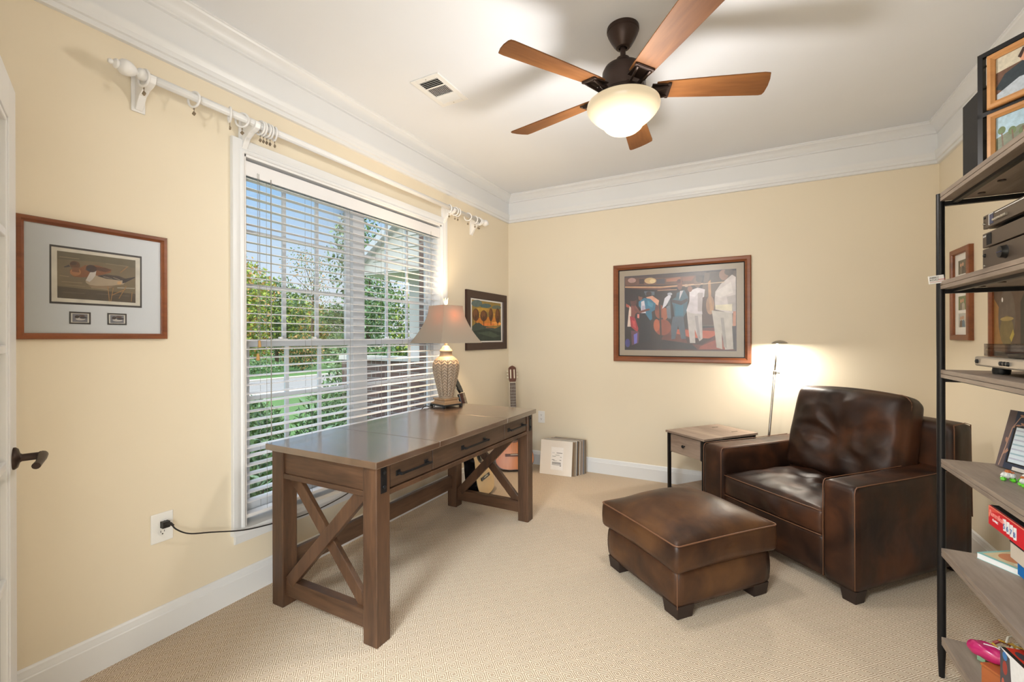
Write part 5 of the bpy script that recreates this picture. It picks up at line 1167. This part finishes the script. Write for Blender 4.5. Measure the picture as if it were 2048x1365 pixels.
def gem(mb, x, y, z, r, h, n=6, mi=0, ph=0.0):
    mb.lathe([(r * .45, 0), (r, h * .35), (r * .95, h * .6), (r * .5, h)], n, mi=mi, mtx=Matrix.Translation((x, y, z)) @ Matrix.Rotation(ph, 4, 'Z'))
for i, (x, y, s_, lb) in enumerate(((2.925, 1.965, 1.0, 'small crystal flower with amber top and green leaves, nearest the shelf end'), (2.970, 1.950, 1.25, 'larger crystal flower with an amber centre in the middle of the crystal group'), (2.945, 1.900, 1.1, 'crystal flower with green leaves at the front right of the crystal group'))):
    cf = thing('crystal_flower', lb, 'ornament', (x, y, S3), i, group='crystal flowers on the shelf')
    mb = MB()
    for k in range(6): a = k * math.pi / 3; gem(mb, 0.011 * s_ * math.cos(a), 0.011 * s_ * math.sin(a), 0.010, 0.007 * s_, 0.014 * s_, 6, ph=a)
    gem(mb, 0, 0, 0.012, 0.009 * s_, 0.018 * s_)
    obj('petals', mb, 'crystal', cf)
    mb = MB(); gem(mb, 0, 0, 0.024 * s_, 0.009 * s_, 0.010 * s_, 7); gem(mb, 0.012 * s_, 0.004, 0.020 * s_, 0.005 * s_, 0.008 * s_, 6); obj('blossom', mb, 'amber', cf)
    mb = MB()
    for k in range(4): a = k * math.pi / 2 + .4; gem(mb, 0.015 * s_ * math.cos(a), 0.015 * s_ * math.sin(a), 0.0, 0.008 * s_, 0.011 * s_, 5, ph=a)
    obj('leaves', mb, 'emerald', cf)

# shelf at 0.480: game boxes and book
S2 = 0.480 + 0.006
def gbox(name, label, loc, rz, w, d, h, mats_, cat='box', group=None):
    o = thing(name, label, cat, loc, rz, group); obj('carton', MB().box(0, 0, 0, w, d, h), mats_, o, bevel=0.0012); return o
M['red'] = mat('red_card', S(206, 34, 44), 0.4, var=0.05); M['bluec'] = mat('blue_card', S(16, 104, 178), 0.4, var=0.03); M['greyc'] = mat('grey_card', S(196, 184, 170), 0.6, var=0.05); M['darkc'] = mat('charcoal_card', S(40, 42, 52), 0.5, var=0.1)
gb = gbox('game_box', 'dark game box under the blue box, bottom of the game pile', (2.890, 1.735, S2), R(-92), 0.28, 0.24, 0.108, 'darkc', group='stacked game boxes')
gb = gbox('game_box', 'plain bright blue game box under the cream box', (2.880, 1.792, S2 + 0.1085), R(-90), 0.32, 0.25, 0.036, 'bluec', group='stacked game boxes')
gb = gbox('game_box', 'cream sided game box with a dark lid directly under the red game', (2.875, 1.818, S2 + 0.1450), R(-90), 0.32, 0.25, 0.045, 'greyc', group='stacked game boxes')
obj('lid', MB().box(-0.001, -0.001, 0.045, 0.321, 0.251, 0.0505), 'darkc', gb)
rk = gbox('game_box', 'red Rummikub CLASSIC game box, topmost of the game pile', (2.868, 1.928, S2 + 0.2005), R(-90), 0.37, 0.26, 0.058, 'red', group='stacked game boxes')
obj('lid_top', MB().box(0.004, 0.004, 0.0575, 0.366, 0.256, 0.0600), 'darkc', rk)
A = Art(Q1, 0.37, 0.058, cx=0.185, cz=0.029, y=-0.0004); A.bg((208, 34, 46)); A.poly([(0, 0), (.06, 0), (.02, .6), (0, .6)], (238, 130, 100)); A.poly([(0, 0), (1, 0), (1, .06), (0, .04)], (236, 160, 130)); A.poly([(.015, .05), (.2, .05), (.03, .3), (.005, .4)], (226, 84, 74))
for k, nmb in enumerate('5678'):
    x0 = .245 + k * .052; y0_ = .20 + .02 * k; A.poly([(x0, y0_), (x0 + .047, y0_ - .05), (x0 + .047, y0_ + .55), (x0, y0_ + .6)], (240, 240, 240))
obj('box_side_print', A.mb, 'print', rk)
M['pinkred'] = mat('pale_red_ink', S(244, 150, 140), 0.5)
text('lettering', 'Rummikub', 0.024, 'pinkred', rk, Matrix.Translation((0.010, -0.0016, 0.031)) @ Matrix.Scale(0.86, 4, (1, 0, 0)) @ FACE)
text('lettering', 'CLASSIC', 0.0095, 'wink', rk, Matrix.Translation((0.028, -0.0016, 0.018)) @ FACE)
M['tileblue'] = mat('tile_blue', S(60, 100, 160), 0.5)
for k, nmb in enumerate('5678'): text('lettering', nmb, 0.021, 'tileblue', rk, Matrix.Translation((0.0945 + k * 0.0192, -0.0024, 0.020 - 0.001 * k)) @ FACE)
bk_ = thing('book', 'white edged paperback with a colourful cover lying flat on the shelf', 'book', (2.918, 2.165, S2), rotz=math.atan2(-0.83, 0.56))
obj('pages', MB().box(0.001, 0.001, 0.001, 0.219, 0.149, 0.019), 'wink', bk_); obj('cover', MB().box(0, 0, 0.019, 0.22, 0.15, 0.0205).box(0, 0, 0, 0.22, 0.15, 0.001), mat('teal_cover', S(128, 190, 186), 0.3), bk_)
A = Art(Q1, 0.20, 0.13, y=0); A.bg((214, 196, 156)); A.ell(.25, .5, .2, .35, (206, 130, 88)); A.ell(.5, .35, .16, .2, (226, 206, 130)); A.ell(.7, .6, .2, .25, (120, 134, 120)); A.poly([(.4, .7), (.9, .75), (.9, .95), (.4, .9)], (232, 226, 214)); A.line((.1, .1), (.9, .15), .05, (60, 56, 70))
for_v = [(v[0] + 0.11, 0.075 + v[2], 0.0207 - v[1]) for v in A.mb.v]; A.mb.v = for_v
obj('cover_art', A.mb, 'print', bk_)

# bottom shelf: toys and trinkets
S1 = 0.150 + 0.006
M['pink'] = mat('pink_satin', S(178, 34, 96), 0.25, var=0.2, scale=8); M['orangew'] = wood('orange_wood', S(156, 84, 42), S(178, 100, 54), 0.35, 'X', 5, 0.05)
ob = thing('wooden_box', 'small orange brown wooden box on the bottom shelf under the pink pouch', 'box', (2.862, 1.965, S1), rotz=R(-62))
obj('box_body', MB().box(0, 0, 0, 0.125, 0.105, 0.062), 'orangew', ob, bevel=0.002); obj('lid', MB().box(-0.002, -0.002, 0.062, 0.127, 0.107, 0.070), 'orangew', ob, bevel=0.002)
def pouch(p, u):
    q = p.copy(); q.z *= 1 - 0.25 * u[0] * u[0]; q.y *= (1 - 0.55 * max(0, -u[0]) ** 2); q.z += 0.002 * math.sin(u[0] * 6 + u[1] * 4); return q
pk = thing('satin_pouch', 'shiny magenta pouch with a pointed end resting on the wooden box', 'pouch', (2.890, 1.998, S1 + 0.092), rotz=R(-32))
obj('pouch_body', rbox(0.050, 0.030, 0.022, 0.021, (24, 16, 10), pouch), 'pink', pk, smooth=True)
obj('drawstring', MB().tube(spline([(-0.01, -0.005, 0.0225), (0.01, 0.0, 0.0235), (0.03, 0.004, 0.021), (0.045, 0.008, 0.014)], 6), 0.0014, 6), 'wink', pk, smooth=True)
gt = thing('glass_pyramid', 'tiny pale green glass pyramid behind the magenta pouch', 'ornament', (2.915, 2.110, S1))
obj('pyramid', MB().lathe([(0.015, 0.0), (0.015, 0.03), (0.012, 0.046), (0.001, 0.062)], 4), mat('mint_glass', S(170, 220, 190), 0.1, var=0.1), gt)
# toy car box: white, red with lettering
tb = thing('toy_box', 'white and red toy car carton standing on the bottom shelf at the frame edge', 'box', (2.860, 1.835, S1), rot=(0, 0, R(-82)))
obj('carton', MB().box(0, 0, 0, 0.20, 0.11, 0.200), mat('white_carton', S(228, 226, 226), 0.4, var=0.02), tb, bevel=0.001)
A = Art(Q1, 0.20, 0.200, cx=0.10, cz=0.100, y=-0.0004); A.bg((232, 230, 230)); A.poly([(0, .0), (.2, .05), (.24, .5), (.16, .9), (0, .9)], (74, 70, 76)); A.ell(.1, .25, .05, .1, (160, 60, 50)); A.ell(.14, .5, .04, .07, (206, 190, 60)); A.ell(.06, .5, .03, .08, (190, 90, 70)); A.ell(.1, .08, .05, .06, (60, 120, 180)); A.ell(.15, .75, .04, .06, (150, 150, 160)); A.ell(.45, .45, .12, .2, (206, 50, 50)); A.ell(.45, .45, .06, .11, (232, 226, 224)); A.poly([(.56, .3), (.62, .3), (.66, .5), (.7, .3), (.76, .3), (.78, .8), (.72, .8), (.7, .55), (.64, .7), (.6, .8), (.56, .8)], (210, 56, 54))
obj('box_side_print', A.mb, 'print', tb)
A = Art(Q1, 0.20, 0.11, y=0); A.bg((196, 52, 36)); A.ell(.25, .45, .16, .14, (226, 130, 40)); A.ell(.2, .75, .12, .1, (70, 66, 72)); A.poly([(.5, .2), (.95, .25), (.95, .4), (.55, .4)], (206, 196, 190)); A.line((.05, .1), (.9, .2), .06, (210, 170, 60)); A.poly([(0, .9), (1, .9), (1, 1), (0, 1)], (40, 36, 34)); A.ell(.7, .7, .18, .12, (150, 40, 34))
A.mb.v = [(v[0] + 0.10, 0.055 + v[2], 0.2003 - v[1]) for v in A.mb.v]; obj('box_top_print', A.mb, 'print', tb)
# lanyard and bead heap (a tangle nobody could count)
hb = [(206, 190, 150), (40, 36, 40), (214, 170, 60), (150, 60, 56), (236, 230, 214), (120, 130, 150)]
mb = MB(); tmats = [mat('ribbon_' + str(k), S(*c), 0.35, var=0.2, scale=40) for k, c in enumerate(hb)]
for k in range(46):
    cx_, cy_ = min(3.10, max(2.96, 3.01 + random.gauss(0, 0.04))), min(2.15, max(2.02, 2.09 + random.gauss(0, 0.04))); cz_ = S1 + 0.006 + abs(random.gauss(0, 0.030)); a0 = random.random() * 6.3; rr_ = random.uniform(0.018, 0.040)
    pts = [(cx_ + rr_ * math.cos(a0 + t * .6), cy_ + rr_ * 1.4 * math.sin(a0 + t * .6), cz_ + 0.010 * math.sin(t * 1.1 + k)) for t in range(7)]
    pts = [(a_, b_, max(S1 + 0.004, c__)) for a_, b_, c__ in pts]
    mb.tube(pts, random.uniform(0.0025, 0.006), 6, mi=k % 6)
o = obj('lanyard_tangle', mb, tmats, smooth=True); tag(o, 'heap of striped lanyards and beads on the bottom shelf behind the toy box', 'lanyards', kind='stuff')

# ------------------------------------------------------------------ outdoors
GZ = -0.45
struct('ground_lawn', MB().box(-60, -30, GZ - 0.1, -0.12, 70, GZ), 'grass')
def gstrip(name, d0, d1, m, dz, k=0.30):
    """strip parallel to the house front, d0..d1 metres out"""
    vs = [(-d0, -30, GZ + dz), (-d1, -30, GZ + dz), (-d1 - 30 * 0, 70, GZ + dz), (-d0, 70, GZ + dz)]
    struct(name, MB().box(-d1, -30, GZ - 0.05, -d0, 70, GZ + dz), m)
gstrip('ground_street', 11.0, 15.2, 'road', 0.012); gstrip('ground_kerb', 10.6, 11.0, 'kerb', 0.06); gstrip('ground_far_kerb', 15.2, 15.6, 'kerb', 0.06)
struct('ground_bed', MB().box(-2.6, 0.0, GZ - 0.05, -0.15, 4.4, GZ + 0.03), 'mulch')
def leaves(n, blobs, size, nm, asp=0.5, up=0.0):
    mb = MB()
    tot = sum(b[3] * b[4] * b[5] for b in blobs)
    for b in blobs:
        k_ = int(n * b[3] * b[4] * b[5] / tot)
        for _ in range(k_):
            u = Vector((random.gauss(0, 1), random.gauss(0, 1), random.gauss(0, 1))).normalized() * (random.random() ** 0.45)
            c = Vector((b[0] + u.x * b[3], b[1] + u.y * b[4], b[2] + u.z * b[5]))
            a = Vector((random.gauss(0, 1), random.gauss(0, 1), random.gauss(0, 1) + up)).normalized(); s_ = a.cross(Vector((random.gauss(0, 1), random.gauss(0, 1), random.gauss(0, 1)))).normalized()
            L = size * random.uniform(.6, 1.3); w = L * asp
            mb.add([c - a * L / 2, c + s_ * w / 2, c + a * L / 2, c - s_ * w / 2], [(0, 1, 2, 3)], random.choice(nm))
    return mb
LM = ['leafA', 'leafB', 'leafC', 'leafD', 'leafE']
def tree(name, label, x, y, h, r, mix, n=2200, size=0.28, trunk=0.12, group='trees across the street', low=0.35, cat='tree'):
    t = thing(name, label, cat, (x, y, GZ), group=group)
    tk = MB(); tk.tube([(0, 0, 0), (0.05 * h * .1, 0, h * .4), (0, 0.03 * h, h * .8)], [trunk, trunk * .7, trunk * .25], 8)
    for k in range(6):
        a = k * 1.05; z = h * (.35 + .07 * k); tk.tube([(0, 0, z), (r * .6 * math.cos(a), r * .6 * math.sin(a), z + h * .16)], [trunk * .35, trunk * .08], 5)
    obj('trunk', tk, 'bark', t)
    bl2 = []
    for k in range(9):
        a = k * 2.4; rr_ = r * .55 * math.sqrt((k + .5) / 9); z = h * (low + (1 - low) * (0.5 + 0.42 * math.sin(k * 1.9)))
        bl2.append((rr_ * math.cos(a), rr_ * math.sin(a), z, r * .55, r * .55, h * (1 - low) * .28))
    obj('foliage', leaves(n, bl2, size, mix), LM, t)
tree('leafy_tree', 'yellow green tree beyond the street at the left edge of the window', -20.5, 13.4, 5.4, 1.9, (0, 1, 1, 3), 5200, .20, low=.15)
tree('leafy_tree', 'green tree just right of the yellow green one beyond the street', -22.5, 16.8, 4.8, 2.2, (0, 0, 2, 1), 5200, .22, low=.15)
tree('leafy_tree', 'thin tall autumn tree with sparse amber leaves beyond the street', -27.0, 22.7, 8.2, 2.1, (3, 0, 0), 1300, .17)
tree('leafy_tree', 'low green tree just left of the centre window post beyond the street', -24.5, 23.6, 3.9, 2.0, (0, 2), 4200, .20, low=.12)
tree('leafy_tree', 'broad olive tree in the back row at the left of the window', -31.0, 18.5, 6.0, 3.4, (2, 0, 1), 5200, .32, low=.1)
tree('leafy_tree', 'amber and green background tree between the taller trees', -31.0, 25.0, 4.4, 3.4, (0, 3, 1), 5200, .32, low=.1)
tree('leafy_tree', 'dark green tree close by seen past the centre window post', -6.6, 8.5, 4.6, 0.95, (2, 0, 4), 5200, .11, .06, low=0.12)
tree('leafy_tree', 'round green tree behind the white porch in the right window', -7.4, 10.6, 2.9, 1.3, (0, 2, 1), 4200, .12, .06, low=0.1)
def shrub(label, x, y, h, r, mix, n, size, group='shrubs across the street', asp=.5, up=0.0, name='garden_shrub'):
    t = thing(name, label, 'shrub', (x, y, GZ), group=group)
    st2 = MB()
    for k in range(7): a = k * .9; st2.tube([(0, 0, 0), (r * .6 * math.cos(a), r * .6 * math.sin(a), h * .75)], [.012, .004], 5)
    obj('stem', st2, 'bark', t)
    obj('foliage', leaves(n, [(0, 0, h * .55, r, r, h * .5)], size, mix, asp, up), LM, t)
shrub('long clipped hedge beyond the street at the left', -18.6, 12.6, 0.75, 1.7, (0, 2, 4), 4200, .10)
shrub('dark conical shrub beyond the street toward the centre of the left window', -19.5, 18.9, 2.0, 1.1, (2, 0), 4200, .13)
shrub('low dark shrub across the street between the hedge and the conical shrub', -18.6, 15.6, 1.9, 1.1, (2, 0, 3), 3600, .13)
shrub('tall dark holly growing beside the centre window post', -2.9, 4.65, 1.75, 0.42, (2, 0, 4), 4600, .06, 'shrubs under the window', .45)
for i, (x, y, h, r) in enumerate(((-0.70, 1.75, 1.05, .34), (-1.45, 2.20, 1.20, .36), (-0.70, 2.60, 1.02, .36), (-1.50, 3.1, 1.20, .40), (-2.50, 2.9, 1.05, .36))):
    shrub(('glossy leaved shrub under the left edge of the window', 'taller glossy shrub below the left window, second in the row', 'glossy shrub below the left window beside the desk corner', 'bushy glossy shrub near the centre window post', 'glossy shrub set further out on the lawn side of the bed')[i], x, y, h, r, (4, 4, 2, 0, 0), 2400, .10, 'shrubs under the window', .22, .6)
# far houses
def house(label, x, y, w, d, h, rz):
    t = thing('house', label, 'house', (x, y, GZ), rz)
    obj('wall', MB().box(-w / 2, -d / 2, 0, w / 2, d / 2, h), 'siding', t)
    obj('roof', MB().add([(-w / 2 - .3, -d / 2 - .3, h), (w / 2 + .3, -d / 2 - .3, h), (w / 2 + .3, d / 2 + .3, h), (-w / 2 - .3, d / 2 + .3, h), (-w / 2 - .3, 0, h + d * .32), (w / 2 + .3, 0, h + d * .32)], [(0, 1, 5, 4), (2, 3, 4, 5), (0, 4, 3), (1, 2, 5), (0, 3, 2, 1)]), 'roof', t)
    for k in (-1, 0, 1): obj('window', MB().box(k * w * .28 - .5, -d / 2 - .04, h * .35, k * w * .28 + .5, -d / 2, h * .75), 'glass', t)
house('pale far house with a grey roof among the trees', -48, 42, 9, 8, 2.6, R(60))
# brick porch wing of this house, seen through the right window
mb = MB(); mb.box(-0.80, 3.62, GZ, -0.52, 3.90, 2.9)
wg = thing('building_wing', 'brick and white porch wing of the house outside the right window', 'porch', (0, 0, 0))
obj('brick_pier', mb, 'brick', wg); obj('brick_wall', MB().box(-2.05, 3.72, GZ, -0.80, 3.84, 1.02), 'brick', wg); obj('coping', MB().box(-2.08, 3.70, 1.02, -0.80, 3.86, 1.07), 'siding', wg)
obj('column', MB().box(-1.14, 3.86, 1.0, -0.92, 4.02, 2.05), 'siding', wg)
mb = MB()
mb.add([(-0.50, 3.66, 1.98), (-1.62, 3.66, 1.98), (-1.62, 3.66, 2.12), (-0.50, 3.66, 2.95)] + [(-0.50, 4.6, 1.98), (-1.62, 4.6, 1.98), (-1.62, 4.6, 2.12), (-0.50, 4.6, 2.95)], [(0, 1, 2, 3), (7, 6, 5, 4), (0, 4, 5, 1), (1, 5, 6, 2), (2, 6, 7, 3), (3, 7, 4, 0)])
for k in range(7): mb.box(-1.60 + k * .12, 3.652, 2.0, -0.52, 3.66, 2.004, mtx=Matrix.Translation((0, 0, k * .12)))
obj('gable', mb, 'siding', wg); obj('roof_edge', MB().beam((-0.45, 3.63, 3.00), (-1.75, 3.63, 2.06), 0.10, 0.07), 'vinyl', wg)
